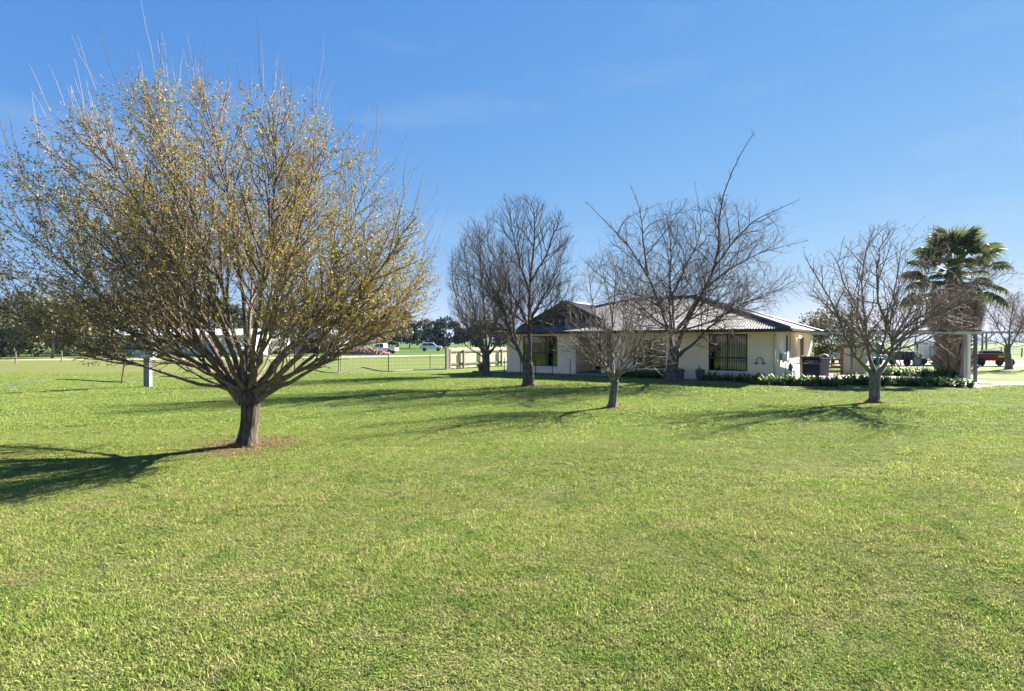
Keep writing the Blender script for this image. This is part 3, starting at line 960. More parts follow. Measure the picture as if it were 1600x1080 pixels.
class Grow:
    def __init__(s, seed, P, env=None, origin=Vector((0, 0, 0))):
        s.rnd = random.Random(seed)
        s.P, s.env, s.o = P, env, origin
        s.levels = [[], [], [], [], []]
        s.tips = []
    def inside(s, p, k=1.0):
        if s.env is None: return True
        c, r = s.env
        q = p - c
        e = s.P.get('env_pow', 2.0)
        rz = r[2] if q.z > 0 else r[2] * s.P.get('under', 1.0)
        return abs(q.x / r[0]) ** e + abs(q.y / r[1]) ** e + abs(q.z / rz) ** e < k
    def stem(s, pts, r0, r1, n=11, jit=0.03):
        pl = catmull(pts, n)
        L = sum((pl[i + 1] - pl[i]).length for i in range(n))
        for i in range(1, n + 1):
            pl[i] = pl[i] + Vector([s.rnd.uniform(-1, 1) for _ in range(3)]) * jit * min(1, L / 3)
        r0 *= s.P.get('slim', 1.0)
        rad = [r0 + (r1 * .7 - r0) * (i / n) ** s.P.get('pw', .8) for i in range(n + 1)]
        rad[0] *= 1.15
        s.levels[0].append((pl, rad))
        s.kids(pl, rad, L, 1)
    def kids(s, pl, rad, L, lvl):
        if lvl >= s.P['depth']: return
        P, rnd = s.P, s.rnd
        cnt = P['n'][lvl] * L
        cnt = int(cnt) + (rnd.random() < cnt - int(cnt))
        t0 = P['t0'][lvl]
        n = len(pl) - 1
        phi = rnd.uniform(0, 6.28)
        for k in range(cnt):
            t = t0 + (1 - t0) * (k + rnd.random()) / cnt
            u = min(t, .999) * n
            i = int(u)
            p = pl[i].lerp(pl[i + 1], u - i)
            T = (pl[i + 1] - pl[i]).normalized()
            A = T.cross(UP)
            A = A.normalized() if A.length > .1 else Vector((1, 0, 0))
            B = A.cross(T)
            phi += 2.4 + rnd.uniform(-.5, .5)
            an = R(rnd.gauss(P['ang'][lvl], P['angv'][lvl]))
            d = T * math.cos(an) + (A * math.cos(phi) + B * math.sin(phi)) * math.sin(an)
            d.z += P['lift'][lvl]
            d.normalize()
            lo, hi = P['len'][lvl]
            ln = rnd.uniform(lo, hi) * (1.15 - P.get('fall', .55) * t)
            r = max(P['rmin'][lvl], min(rad[i] * .72, P['rmax'][lvl] * rnd.uniform(.75, 1.1)))
            s.branch(p, d, ln, r, lvl)
    def branch(s, p, d, L, r, lvl):
        P, rnd = s.P, s.rnd
        n = P['segs'][lvl]
        pts = [p]
        st = L / n
        for i in range(n):
            d = d + Vector((rnd.gauss(0, 1), rnd.gauss(0, 1), rnd.gauss(0, 1))) * P['jit'][lvl]
            d.z += P['trop'][lvl] / n
            d.normalize()
            p = p + d * st
            if p.z < 0.55 - s.o.z: break
            if not s.inside(p, 1.0 + rnd.uniform(-.1, .12)) and len(pts) > 1: break
            pts.append(p)
        if len(pts) < 2: return
        m = len(pts) - 1
        L = st * m
        re = r * P['tip'][lvl]
        rad = [r + (re - r) * i / m for i in range(m + 1)]
        s.levels[lvl].append((pts, rad))
        s.kids(pts, rad, L, lvl + 1)

def leaves_mesh(name, G, lvls, per_m, size, palette, seed, tmin=0.1, clump=2, keep=None):
    rs = np.random.RandomState(seed)
    pos = []
    for lv in lvls:
        for pl, rad in G.levels[lv]:
            L = sum((pl[i + 1] - pl[i]).length for i in range(len(pl) - 1))
            k = rs.poisson(per_m * L)
            for _ in range(k):
                u = rs.uniform(tmin, 1) * (len(pl) - 1)
                i = min(int(u), len(pl) - 2)
                p = pl[i].lerp(pl[i + 1], u - i)
                if keep and not keep(p, rs): continue
                for _ in range(clump):
                    pos.append(tuple(p))
    n = len(pos)
    C = np.array(pos) + rs.normal(0, size * .35, (n, 3))
    d = rs.normal(0, 1, (n, 3)); d[:, 2] = d[:, 2] * .6 - .1
    d /= np.linalg.norm(d, axis=1, keepdims=True)
    w = np.cross(d, rs.normal(0, 1, (n, 3)))
    w /= np.linalg.norm(w, axis=1, keepdims=True)
    nn = np.cross(d, w)
    s = size * rs.uniform(.6, 1.35, (n, 1))
    V = np.stack([C, C + d * s * .5 + w * s * .36 + nn * s * .12, C + d * s, C + d * s * .5 - w * s * .36 + nn * s * .12], 1).reshape(-1, 3)
    Fc = np.arange(n * 4).reshape(n, 4)
    pal = np.array([c for c, _ in palette]); pr = np.array([p for _, p in palette]); pr = pr / pr.sum()
    c = pal[rs.choice(len(pal), n, p=pr)] * rs.uniform(.75, 1.25, (n, 1))
    return fast_mesh(name, V, Fc, False, np.repeat(c, 4, 0))

def trunk_mesh(name, pts, rads, seed, sides=20, rough=.07, flare=.35):
    pl = catmull(pts, 16)
    n = len(pl)
    V = []
    for i, p in enumerate(pl):
        t = i / (n - 1)
        u = t * (len(rads) - 1)
        k = min(int(u), len(rads) - 2)
        r = rads[k] + (rads[k + 1] - rads[k]) * (u - k)
        r *= 1 + flare * max(0, 1 - t * 5) ** 2
        for j in range(sides):
            a = 2 * math.pi * j / sides
            q = Vector((math.cos(a) * 2.2, math.sin(a) * 2.2, p.z * 1.6 + seed))
            k2 = 1 + rough * (mnoise.noise(q) * 1.6 + mnoise.noise(q * 2.7)) + (flare * .4 * max(0, 1 - t * 6) * mnoise.noise(Vector((math.cos(a) * 1.4, math.sin(a) * 1.4, seed))))
            V.append(p + Vector((math.cos(a), math.sin(a), 0)) * r * k2)
    Fc = [(i * sides + j, i * sides + (j + 1) % sides, (i + 1) * sides + (j + 1) % sides, (i + 1) * sides + j) for i in range(n - 1) for j in range(sides)]
    V.append(pl[-1]); c = len(V) - 1
    Fc += [((n - 1) * sides + j, (n - 1) * sides + (j + 1) % sides, c) for j in range(sides)]
    mb = MB(); mb.add(V, Fc)
    return mb.mesh(name, True)

def build_tree(name, label, cat, px, py, trunk_px, trunk_r, stems, P, seed, mats, env=None, extra=(), shoots=(), leaves=None, group=None):
    """trunk_px: trunk pixels; stems: list of (pixel polyline with depth offsets, r0, r1), turned into points at the tree's own distance"""
    x, d = gp(px, py)
    root = empty(name, (x, d, 0), 0, label, cat, group)
    O = Vector((x, d, 0))
    def P3(q):
        return at(q[0], q[1], d + (q[2] if len(q) > 2 else 0)) - O
    tp = [P3(q) for q in trunk_px]
    tp[0].z = -0.06
    link('trunk', trunk_mesh('trunk', tp, trunk_r, seed), mats[0], root)
    G = Grow(seed, P, env, Vector((0, 0, 0)))
    for st, r0, r1 in stems:
        G.stem([P3(q) for q in st], r0, r1)
    for pts, r0, r1 in extra:
        G.stem([Vector(p) for p in pts], r0, r1)
    for pl, rad in G.levels[0]:
        link('limb', tubes_mesh('limb', [(pl, rad)], 9), mats[1], root)
    tw = [t for t in G.levels[1]]
    if tw: link('boughs', tubes_mesh('boughs', tw, 5), mats[1], root)['kind'] = 'stuff'
    fine = G.levels[2] + G.levels[3] + G.levels[4] + (shoots(G) if callable(shoots) else list(shoots))
    if fine: link('twigs', tubes_mesh('twigs', fine, 3), mats[2], root)['kind'] = 'stuff'
    if leaves: link('leaves', leaves_mesh('leaves', G, *leaves), M['leaf'], root)['kind'] = 'stuff'
    print(name, [len(l) for l in G.levels])
    return root, G

def fan_extra(n, start, seed, el0, el1, env, r0, r1, az0=0, az1=360, reach=.95, bow=.16):
    """further limbs radiating from the fork all round, bowed upward, out to the crown's edge"""
    rnd = random.Random(seed)
    out = []
    c, rr = env
    s = Vector(start)
    for i in range(n):
        az = R(az0 + (az1 - az0) * ((i * .618034) % 1) + rnd.uniform(-8, 8))
        el = R(el0 + (el1 - el0) * (i + .5) / n + rnd.uniform(-4, 4))
        d = Vector((math.cos(az) * math.cos(el), math.sin(az) * math.cos(el), math.sin(el)))
        # distance to the envelope
        q = s - c
        A = sum((d[k] / rr[k]) ** 2 for k in range(3)); B = sum(2 * q[k] * d[k] / rr[k] ** 2 for k in range(3)); C = sum((q[k] / rr[k]) ** 2 for k in range(3)) - 1
        t = (-B + math.sqrt(max(0, B * B - 4 * A * C))) / (2 * A) * reach * rnd.uniform(.85, 1.03)
        e = s + d * t
        m1 = s + d * t * .33 + Vector((0, 0, -bow * t * .30)) * math.cos(el)
        m2 = s + d * t * .68 + Vector((0, 0, -bow * t * .28)) * math.cos(el)
        k = rnd.uniform(.8, 1.15)
        out.append(([s + Vector((d.x, d.y, 0)) * .08, m1, m2, e], r0 * k, r1))
    return out

# --- the big leafing tree on the lawn
env_main = (Vector((-.50, .1, 2.85)), (4.0, 3.1, 3.75))
P_main = dict(env_pow=1.95, under=.42, slim=.82, pw=.65, depth=4, n=[0, 5.2, 6.4, 6.6, 0], t0=[0, .38, .12, .10, .1], ang=[0, 32, 36, 42, 45], angv=[0, 8, 10, 14, 15],
              lift=[0, .06, .08, .04, 0], len=[0, (.8, 1.75), (.3, .75), (.12, .34), (.04, .1)], rmin=[0, .006, .0035, .0022, .0018],
              rmax=[0, .026, .0085, .0045, .0025], segs=[0, 7, 4, 3, 2], jit=[0, .06, .09, .14, .2], trop=[0, .28, .22, .10, 0], tip=[0, .3, .4, .5, .6], fall=.35)
stems_main = [
    ([(378, 628), (346, 594), (310, 570, -.3), (255, 549, -.5), (140, 545, -.7)], .095, .012),
    ([(378, 622), (352, 590, .2), (310, 545, .4), (230, 490, .6), (90, 470, .8)], .080, .010),
    ([(376, 622), (345, 585, -.2), (290, 520, -.6), (210, 430, -1.0), (80, 320, -1.3)], .085, .010),
    ([(380, 618), (340, 555, .1), (270, 450, .2), (160, 320, .3), (62, 225, .3)], .075, .010),
    ([(382, 616), (352, 560, -.2), (295, 450, -.4), (205, 300, -.5), (128, 200, -.5)], .075, .010),
    ([(384, 615), (366, 560, .3), (330, 470, .8), (260, 330, 1.2), (170, 215, 1.5)], .080, .010),
    ([(385, 612), (372, 540, -.3), (345, 450, -.7), (300, 320, -1.0), (235, 190, -1.1)], .075, .010),
    ([(388, 610), (384, 520, .2), (372, 400, .3), (352, 280, .2), (318, 140, .1)], .085, .009),
    ([(392, 612), (398, 520, -.4), (412, 420, -.9), (430, 300, -1.2), (425, 175, -1.4)], .080, .009),
    ([(392, 612), (410, 540, .6), (440, 440, 1.2), (470, 320, 1.6), (490, 215, 1.8)], .075, .009),
    ([(398, 615), (440, 556), (480, 500, .2), (530, 400, .3), (575, 285, .2)], .085, .009),
    ([(400, 618), (470, 556, -.3), (530, 498, -.6), (600, 410, -.9), (648, 340, -1.0)], .085, .009),
    ([(402, 622), (450, 586, .3), (510, 545, .5), (580, 500, .8), (668, 440, 1.0)], .080, .009),
    ([(402, 626), (450, 598, -.2), (505, 570, -.3), (575, 530, -.5), (672, 500, -.6)], .070, .009),
]
def water_shoots(G, n, seed):
    """straight upright shoots growing on from the ends of the outer, upper branches"""
    rnd = random.Random(seed)
    c, r = G.env
    ends = []
    for lv in (0, 1, 2):
        for pl, rad in G.levels[lv]:
            q = pl[-1] - c
            k = (q.x / r[0]) ** 2 + (q.y / r[1]) ** 2 + (q.z / r[2]) ** 2
            if q.z > .1 * r[2] and k > .8: ends.append((pl[-1], (pl[-1] - pl[-2]).normalized()))
    out = []
    for b, t in rnd.sample(ends, min(n, len(ends))):
        d = (t * .45 + (b - c).normalized() * .35 + Vector((rnd.uniform(-.12, .08), 0, .9))).normalized()
        L = rnd.uniform(.3, 1.1)
        pts = [b + d * L * u + Vector((rnd.gauss(0, .012), rnd.gauss(0, .012), 0)) * (u > 0) for u in (0, .3, .6, 1)]
        out.append((pts, [.0048, .0040, .003, .0016]))
        for k in range(rnd.randint(1, 5)):
            p = b + d * L * rnd.uniform(.05, .75)
            e = p + Vector((rnd.uniform(-1, 1), rnd.uniform(-1, 1), .5)).normalized() * rnd.uniform(.04, .13)
            out.append(([p, e], [.0026, .0014]))
    return out
pal_main = [((.44, .35, .03), .36), ((.27, .24, .03), .26), ((.12, .13, .025), .12), ((.25, .12, .045), .18), ((.55, .46, .05), .08)]
build_tree('leafing_tree', 'big round spreading tree with sparse yellowish buds and leaves alone on lawn', 'tree', 385, 695,
           [(383, 697), (389, 665), (391, 640), (390, 618), (389, 590)], [.170, .150, .160, .165, .07], stems_main, P_main, 3,
           (M['bark_main'], M['limb_main'], M['twig_main']), env_main,
           fan_extra(11, (.02, .02, .98), 5, 22, 76, (env_main[0], (3.6, 2.8, 3.5)), .06, .009) + fan_extra(4, (-.05, .02, .95), 15, 16, 46, (env_main[0], (3.9, 3.0, 3.6)), .05, .009, 140, 225) + fan_extra(3, (.08, .02, .95), 16, 16, 46, (env_main[0], (3.9, 3.0, 3.6)), .05, .009, -45, 45), lambda G: water_shoots(G, 210, 8),
           leaves=([2, 3], 12.0, .030, pal_main, 4, .15, 2, lambda p, rs: rs.rand() < ((p - Vector((0, 0, .9))).length - .9) / 2.0))
# --- bare trees by the house
P_fine = dict(slim=.8, pw=.6, depth=4, n=[0, 4.6, 6.0, 5.5, 0], t0=[0, .18, .15, .1, 0], ang=[0, 38, 36, 40, 0], angv=[0, 9, 10, 12, 0],
              lift=[0, .12, .12, .08, 0], len=[0, (.9, 2.1), (.45, 1.0), (.2, .5), (0, 0)], rmin=[0, .008, .005, .0036, 0],
              rmax=[0, .024, .010, .0055, 0], segs=[0, 7, 5, 3, 2], jit=[0, .09, .10, .12, 0], trop=[0, .35, .35, .2, 0], tip=[0, .3, .4, .6, .5])
# tall tree with two stems in front of the left wing
build_tree('bare_tree', 'tall dark twin stemmed bare tree in front of the wide wing window', 'tree', 825, 604,
           [(825, 605), (826, 590), (825, 577), (824, 566)], [.27, .23, .23, .22],
           [([(822, 572), (812, 552, -.1), (800, 525, -.2), (789, 492, -.3), (765, 440, -.3), (735, 370, -.2)], .15, .02),
            ([(826, 570), (827, 530, .1), (827, 480, .2), (830, 420, .2), (836, 350, .1), (830, 318, 0)], .16, .018),
            ([(796, 516, -.2), (775, 514, .3), (745, 508, .7), (705, 488, 1.0)], .07, .012),
            ([(790, 494, -.3), (775, 470, -.8), (748, 440, -1.2), (722, 420, -1.6)], .07, .012),
            ([(827, 500, .2), (845, 470, .6), (866, 430, 1.0), (888, 372, 1.2)], .08, .012),
            ([(828, 455, .2), (815, 420, -.5), (802, 370, -.9), (795, 325, -1.1)], .08, .012),
            ([(829, 440, .2), (850, 405, -.4), (868, 360, -.8), (878, 330, -1)], .07, .012),
            ([(828, 520, .1), (850, 505, -.8), (872, 480, -1.4), (893, 440, -1.8)], .07, .012),
            ([(808, 545, -.1), (802, 500, .8), (795, 440, 1.5), (790, 380, 1.9)], .08, .012)],
           P_fine, 21, (M['bark_dark'], M['limb_dark'], M['twig_dark']), (Vector((-.6, 0, 4.75)), (2.95, 2.8, 3.35)),
           fan_extra(5, (0, 0, 2.6), 3, 25, 65, (Vector((-.6, 0, 4.6)), (2.6, 2.6, 3.0)), .06, .012))
# vase-shaped tree beside the paling fence
build_tree('bare_tree', 'vase shaped bare tree with many upright limbs near the paling fence', 'tree', 760, 587,
           [(760, 588), (760, 575), (760, 563), (760, 552)], [.21, .18, .18, .19],
           [([(758, 556), (745, 535), (725, 500, .4), (707, 440, .6), (708, 400, .8)], .10, .015),
            ([(759, 555), (750, 520, -.5), (738, 470, -.9), (728, 410, -1.2), (725, 370, -1.4)], .10, .015),
            ([(760, 553), (758, 500, .3), (752, 430, .6), (748, 360, .7)], .11, .015),
            ([(761, 554), (770, 510, -.4), (778, 450, -.8), (782, 390, -1.0)], .10, .015),
            ([(762, 555), (782, 530, .4), (803, 490, .8), (822, 440, 1.2)], .09, .015),
            ([(757, 560), (735, 545, -.3), (715, 525, -.6), (703, 500, -.8)], .06, .012)],
           P_fine, 22, (M['bark_dark'], M['limb_dark'], M['twig_dark']), (Vector((.1, 0, 5.0)), (2.5, 2.6, 3.8)),
           fan_extra(6, (0, 0, 1.3), 4, 40, 75, (Vector((.1, 0, 4.9)), (2.2, 2.3, 3.5)), .07, .014))
# small tree before the porch
P_small = dict(P_fine, n=[0, 4.8, 6.2, 5.0, 0], len=[0, (.7, 1.6), (.3, .75), (.1, .3), (0, 0)], rmin=[0, .007, .004, .003, 0], rmax=[0, .022, .009, .005, 0],
               ang=[0, 42, 42, 45, 0], trop=[0, .25, .2, .1, 0], jit=[0, .11, .13, .16, 0])
build_tree('bare_tree', 'small low forking bare tree on the lawn before the porch', 'tree', 957, 637,
           [(956, 638), (958, 620), (960, 605), (961, 595)], [.135, .11, .11, .10],
           [([(957, 600), (950, 580), (940, 560, -.1), (918, 528, -.2), (890, 500, -.3)], .06, .010),
            ([(958, 598), (945, 565, .3), (935, 520, .5), (925, 460, .6), (918, 415, .6)], .06, .010),
            ([(961, 598), (955, 560, -.3), (956, 500, -.5), (962, 445, -.7), (958, 405, -.7)], .055, .010),
            ([(963, 598), (972, 565), (985, 535, .2), (1003, 480, .3), (1015, 430, .3)], .06, .010),
            ([(966, 590), (990, 555, -.3), (1020, 530, -.5), (1062, 500, -.6)], .05, .010),
            ([(950, 582), (925, 562, .3), (903, 548, .5), (882, 540, .6)], .045, .008)],
           P_small, 23, (M['bark_grey'], M['limb_grey'], M['twig_pink']), (Vector((.25, 0, 2.6)), (2.15, 1.9, 2.0)),
           fan_extra(6, (.05, 0, .9), 6, 22, 70, (Vector((.2, 0, 2.5)), (1.6, 1.5, 1.6)), .04, .008))
# wide arching tree before the corner window
P_wide = dict(P_fine, slim=.72, n=[0, 3.4, 4.8, 4.2, 0], ang=[0, 48, 46, 46, 0], angv=[0, 12, 14, 15, 0], len=[0, (1.3, 2.9), (.6, 1.5), (.25, .7), (0, 0)],
              trop=[0, .15, .12, .1, 0], jit=[0, .17, .17, .18, 0], lift=[0, .1, .08, .05, 0])
build_tree('bare_tree', 'wide spreading bare tree with long arching wild branches before the corner window', 'tree', 1048, 598,
           [(1048, 600), (1050, 580), (1052, 562), (1054, 545)], [.30, .26, .25, .24],
           [([(1052, 552), (1044, 515), (1030, 475, -.4), (1008, 425, -.7), (968, 370, -.9), (915, 315, -1.0)], .15, .014),
            ([(1053, 550), (1048, 505, .4), (1046, 450, .7), (1048, 395, .9), (1040, 330, 1.0)], .14, .014),
            ([(1056, 550), (1072, 505, -.1), (1098, 455, -.2), (1120, 405, -.3), (1124, 330, -.3), (1145, 265, -.3), (1178, 208, -.3)], .17, .012),
            ([(1060, 556), (1085, 535, -.4), (1112, 508, -.8), (1150, 480, -1.3), (1210, 455, -1.8)], .13, .012),
            ([(1100, 452, -.2), (1135, 425, .5), (1190, 395, 1.1), (1262, 375, 1.5)], .09, .010),
            ([(1112, 425, -.2), (1140, 385, -.6), (1180, 345, -1.0), (1250, 312, -1.4)], .09, .010),
            ([(1030, 478, -.4), (1000, 462, .4), (960, 450, .9), (905, 400, 1.3)], .09, .010),
            ([(1046, 470, .7), (1070, 420, 1.3), (1095, 360, 1.8), (1085, 285, 2.0)], .10, .010),
            ([(1075, 500, -.1), (1120, 480, .8), (1175, 470, 1.6), (1240, 440, 2.0)], .08, .010),
            ([(1012, 430, -.7), (1005, 380, -1.3), (1000, 330, -1.6), (985, 290, -1.7)], .08, .010)],
           P_wide, 24, (M['bark_dark'], M['limb_dark'], M['twig_dark']), (Vector((1.2, 0, 4.9)), (5.4, 4.4, 3.7)),
           fan_extra(7, (.15, 0, 2.3), 8, 18, 60, (Vector((1.2, 0, 4.6)), (4.8, 4.0, 3.2)), .08, .011))
# tree in front of the carport and palm
P_bud = dict(P_small, slim=.8, n=[0, 4.6, 5.8, 4.6, 0], len=[0, (.7, 1.7), (.3, .8), (.1, .3), (0, 0)], rmax=[0, .026, .011, .007, 0], ang=[0, 40, 40, 50, 0], trop=[0, .3, .3, .2, 0])
build_tree('bare_tree', 'bare budding tree with a short thick trunk before carport and palm', 'tree', 1367, 627,
           [(1367, 629), (1367, 610), (1367, 592), (1368, 578)], [.165, .155, .16, .17],
           [([(1362, 584), (1345, 565, -.1), (1325, 535, -.2), (1305, 485, -.3), (1270, 425, -.4), (1255, 395, -.4)], .085, .010),
            ([(1366, 580), (1356, 545, .2), (1351, 500, .4), (1346, 450, .5), (1352, 390, .6), (1365, 360, .6)], .085, .010),
            ([(1372, 582), (1388, 560), (1395, 535), (1385, 500, .2), (1400, 440, .4), (1410, 375, .5)], .09, .010),
            ([(1394, 538), (1412, 515, -.3), (1450, 490, -.6), (1505, 455, -.9), (1575, 425, -1.1)], .07, .009),
            ([(1390, 552), (1430, 518, .5), (1475, 480, .9), (1530, 450, 1.2)], .06, .009),
            ([(1396, 530), (1425, 480, .3), (1450, 420, .6), (1458, 350, .8)], .065, .009),
            ([(1352, 510, .4), (1330, 465, 1.0), (1310, 420, 1.3), (1318, 370, 1.4)], .05, .008),
            ([(1388, 515, .1), (1370, 460, -.8), (1372, 400, -1.2), (1395, 355, -1.4)], .06, .008),
            ([(1400, 535, -.2), (1450, 500, -1.0), (1500, 475, -1.5), (1550, 445, -1.8)], .055, .008)],
           P_bud, 25, (M['bark_grey'], M['limb_grey'], M['twig_pink']), (Vector((.95, 0, 3.35)), (3.6, 2.7, 2.45)),
           fan_extra(6, (.15, 0, 1.5), 9, 20, 60, (Vector((.9, 0, 3.2)), (3.2, 2.5, 2.2)), .05, .009),
           leaves=([2, 3], 2.6, .03, [((.10, .06, .045), .7), ((.22, .13, .09), .3)], 9, .3, 2))
# two trees on the far side of the drive
for i, (px, lab, sd_, x2) in enumerate(((1576, 'bare tree with straight grey trunk near the red seed drill', 31, 0), (1618, 'leaning bare tree beside the drive opposite the carport', 32, 1))):
    st = [([(px, 545), (px - 12, 520, .3), (px - 30, 490, .5), (px - 42, 472, .6)], .09, .012),
          ([(px, 543), (px + 2, 510, -.4), (px + 6, 480, -.6), (px + 8, 460, -.6)], .09, .012),
          ([(px, 545), (px + 15, 520, .3), (px + 30, 490, .5)], .09, .012),
          ([(px, 541), (px - 20, 535, -.4), (px - 40, 530, -.8), (px - 55, 528, -1)], .06, .012)]
    build_tree('bare_tree', lab, 'tree', px, 577, [(px, 578), (px, 565), (px - 2, 550), (px - 1, 540)], [.22, .19, .18, .16],
               st, P_fine, sd_, (M['bark_grey'], M['limb_grey'], M['twig_pink']), (Vector((-.3, 0, 3.1)), (2.6, 2.4, 2.3)),
               leaves=([2, 3], 2.0, .05, [((.10, .06, .045), .7), ((.22, .13, .09), .3)], 9 + i, .3, 2))

# ------------------------------------------------------------------ copies
def copy_tree(o, parent=None):
    c = o.copy()
    col.objects.link(c)
    c.parent = parent
    for ch in list(o.children): copy_tree(ch, c)
    return c

# ------------------------------------------------------------------ strap-leaved clumps
def clump_mesh(seed, nl=62, L0=.42, L1=.72, w=.022):
    rs = random.Random(seed)
    V, Fc, C = [], [], []
    for i in range(nl):
        az = rs.uniform(0, 6.283)
        el = R(rs.uniform(38, 88))
        L = rs.uniform(L0, L1)
        d = Vector((math.cos(az) * math.cos(el), math.sin(az) * math.cos(el), math.sin(el)))
        sd_ = Vector((-math.sin(az), math.cos(az), 0))
        p = Vector((rs.gauss(0, .06), rs.gauss(0, .06), -.01))
        ww = w * rs.uniform(.75, 1.25)
        g = rs.uniform(.75, 1.35)
        colr = Vector((.055, .125, .028)) * g
        if rs.random() < .18: colr = Vector((.13, .19, .03)) * g
        n = 6
        b = len(V)
        for k in range(n + 1):
            t = k / n
            wk = ww * (1 - t ** 3) * (.75 + .5 * min(t * 2, 1))
            V += [p - sd_ * wk + Vector((0, 0, .004)), p + sd_ * wk + Vector((0, 0, .004))]
            C += [colr, colr]
            p = p + d * (L / n)
            d = (d + Vector((math.cos(az) * .05, math.sin(az) * .05, -.26))).normalized()
            if p.z < .015: p.z = .015
        Fc += [(b + 2 * k, b + 2 * k + 1, b + 2 * k + 3, b + 2 * k + 2) for k in range(n)]
    return fast_mesh('foliage', [tuple(v) for v in V], Fc, True, np.array([tuple(c) for c in C]))
clumps = [clump_mesh(40 + i) for i in range(4)]
def plant(x, y, s, i, label, group):
    o = link('agapanthus', clumps[i % 4], M['strap_leaf'], None, (x, y, 0.0), (0, 0, (i * 2.399) % 6.28))
    o.scale = (s, s, s)
    return tag(o, label, 'plant', group)
rnd = random.Random(77)
k = 0
for lx in np.arange(-7.7, -4.9, .34):                      # dark row under the barred window
    for ly in (-.55, -1.15):
        p = house_world(lx + rnd.uniform(-.08, .08), ly + rnd.uniform(-.08, .08))
        plant(p.x, p.y, rnd.uniform(.92, 1.1), k, 'shaded strap leaved clump in the row under the barred window', 'clumps under the barred window'); k += 1
for lx in np.arange(-3.0, -.4, .36):                       # under the corner window
    for ly in (-.45, -1.1):
        p = house_world(lx + rnd.uniform(-.08, .08), ly + rnd.uniform(-.1, .1))
        plant(p.x, p.y, rnd.uniform(.7, .95), k, 'shaded strap leaved clump beneath the corner window with the blinds', 'clumps under the corner window'); k += 1
for i in range(13):                                        # sunlit row running on to the barbecue
    t = i / 12
    for j in range(2):
        a = Vector((*gp(1178, 601), 0)).lerp(Vector((*gp(1305, 605), 0)), t)
        plant(a.x + rnd.uniform(-.1, .1), a.y + .05 + j * .42 + rnd.uniform(-.1, .1), rnd.uniform(.82, 1.0), k, 'sunlit green strap leaved clump along the lawn before the barbecue', 'sunlit clumps before the barbecue'); k += 1
for i in range(19):                                        # dark row along the carport
    t = i / 18
    for j in range(2):
        a = Vector((*gp(1322, 602), 0)).lerp(Vector((*gp(1512, 605.5), 0)), t)
        plant(a.x + rnd.uniform(-.1, .1), a.y + .05 + j * .45 + rnd.uniform(-.1, .1), rnd.uniform(.78, 1.0), k, 'strap leaved clump in the row edging the lawn along carport', 'clumps along the carport'); k += 1
for i in range(12):                                        # row behind the slab
    t = i / 11
    for j in range(2):
        a = Vector((20.3, 31.9, 0)).lerp(Vector((22.6, 29.6, 0)), t)
        plant(a.x + j * .5 + rnd.uniform(-.12, .12), a.y + j * .35 + rnd.uniform(-.1, .1), rnd.uniform(.85, 1.1), k, 'strap leaved clump behind the carport slab beside the palm', 'clumps beside the palm'); k += 1
sheet('garden_bed', [(12.6, 25.1), (gp(1172, 603)[0], gp(1172, 603)[1] - .1), (gp(1312, 607)[0], gp(1312, 607)[1]), (gp(1312, 607)[0] + .2, 24.6), (14.2, 25.6)], 0.010, M['soil'], .05, 7, .3)
sheet('garden_bed', [(gp(1316, 604)[0], gp(1316, 604)[1]), (gp(1524, 607)[0], gp(1524, 607)[1]), (21.0, 24.4), (15.0, 25.2)], 0.010, M['soil'], .05, 8, .3)
sheet('garden_bed', [(19.9, 32.2), (22.2, 29.3), (25.4, 29.3), (25.2, 31.6), (22.5, 32.4)], 0.010, M['soil'], .05, 9, .3)

# pots under the windows
def pot(px, py, dd, h, label, mat=M['pot'], leaf=True):
    x, y = (px - 800) / F * dd, dd
    r = empty('plant_pot', (x, y, 0.01), 0, label, 'pot')
    MB().lathe([(h * .30, 0), (h * .40, h * .75), (h * .44, h * .76), (h * .44, h), (h * .38, h), (h * .36, h * .9)], 14).build('pot', mat, r)
    if leaf:
        o = link('foliage', clump_mesh(int(px), 26, .18, .34, .012), M['strap_leaf'], r, (0, 0, h * .9))
    return r
pw = house_world(-4.35, -.55); pot(800 + pw.x / pw.y * F, 0, pw.y, .50, 'blue grey pot standing against the wall behind the wide tree')
pw = house_world(-3.35, -.62); pot(800 + pw.x / pw.y * F, 0, pw.y, .52, 'blue grey pot at the left end of the corner window sill')
pw = house_world(-16.3, -.7); pot(800 + pw.x / pw.y * F, 0, pw.y, .42, 'small blue pot on the path beside the paling fence', pmat('blue_pot', (.04, .08, .16), .4, .1))
pw = house_world(-16.9, -.55); pot(800 + pw.x / pw.y * F, 0, pw.y, .5, 'terracotta brown pot on the path end by the paling fence', pmat('brown_pot', (.13, .06, .04), .7, .2), False)

# forked garden stakes along the path
for i, px in enumerate((788, 813, 837, 863, 891)):
    # on the line local y = -1.4
    a, b = house_world(-20, -1.42), house_world(0, -1.42)
    q = (px - 800) / F
    t = (q * a.y - a.x) / ((b.x - a.x) - q * (b.y - a.y))
    p = a.lerp(b, t)
    e = empty('garden_stake', (p.x, p.y, 0), rnd.uniform(0, 3), 'thin black garden stake with a forked wire top along the house path', 'stake', 'garden stakes along the path')
    MB().tube([(0, 0, -.03), (0, 0, .86)], .022, 6).build('stake', M['black'], e)
    MB().tube([(-.09, 0, .98), (-.05, 0, .88), (0, 0, .86), (.05, 0, .88), (.08, .02, .97)], .011, 5).build('fork', M['black'], e)

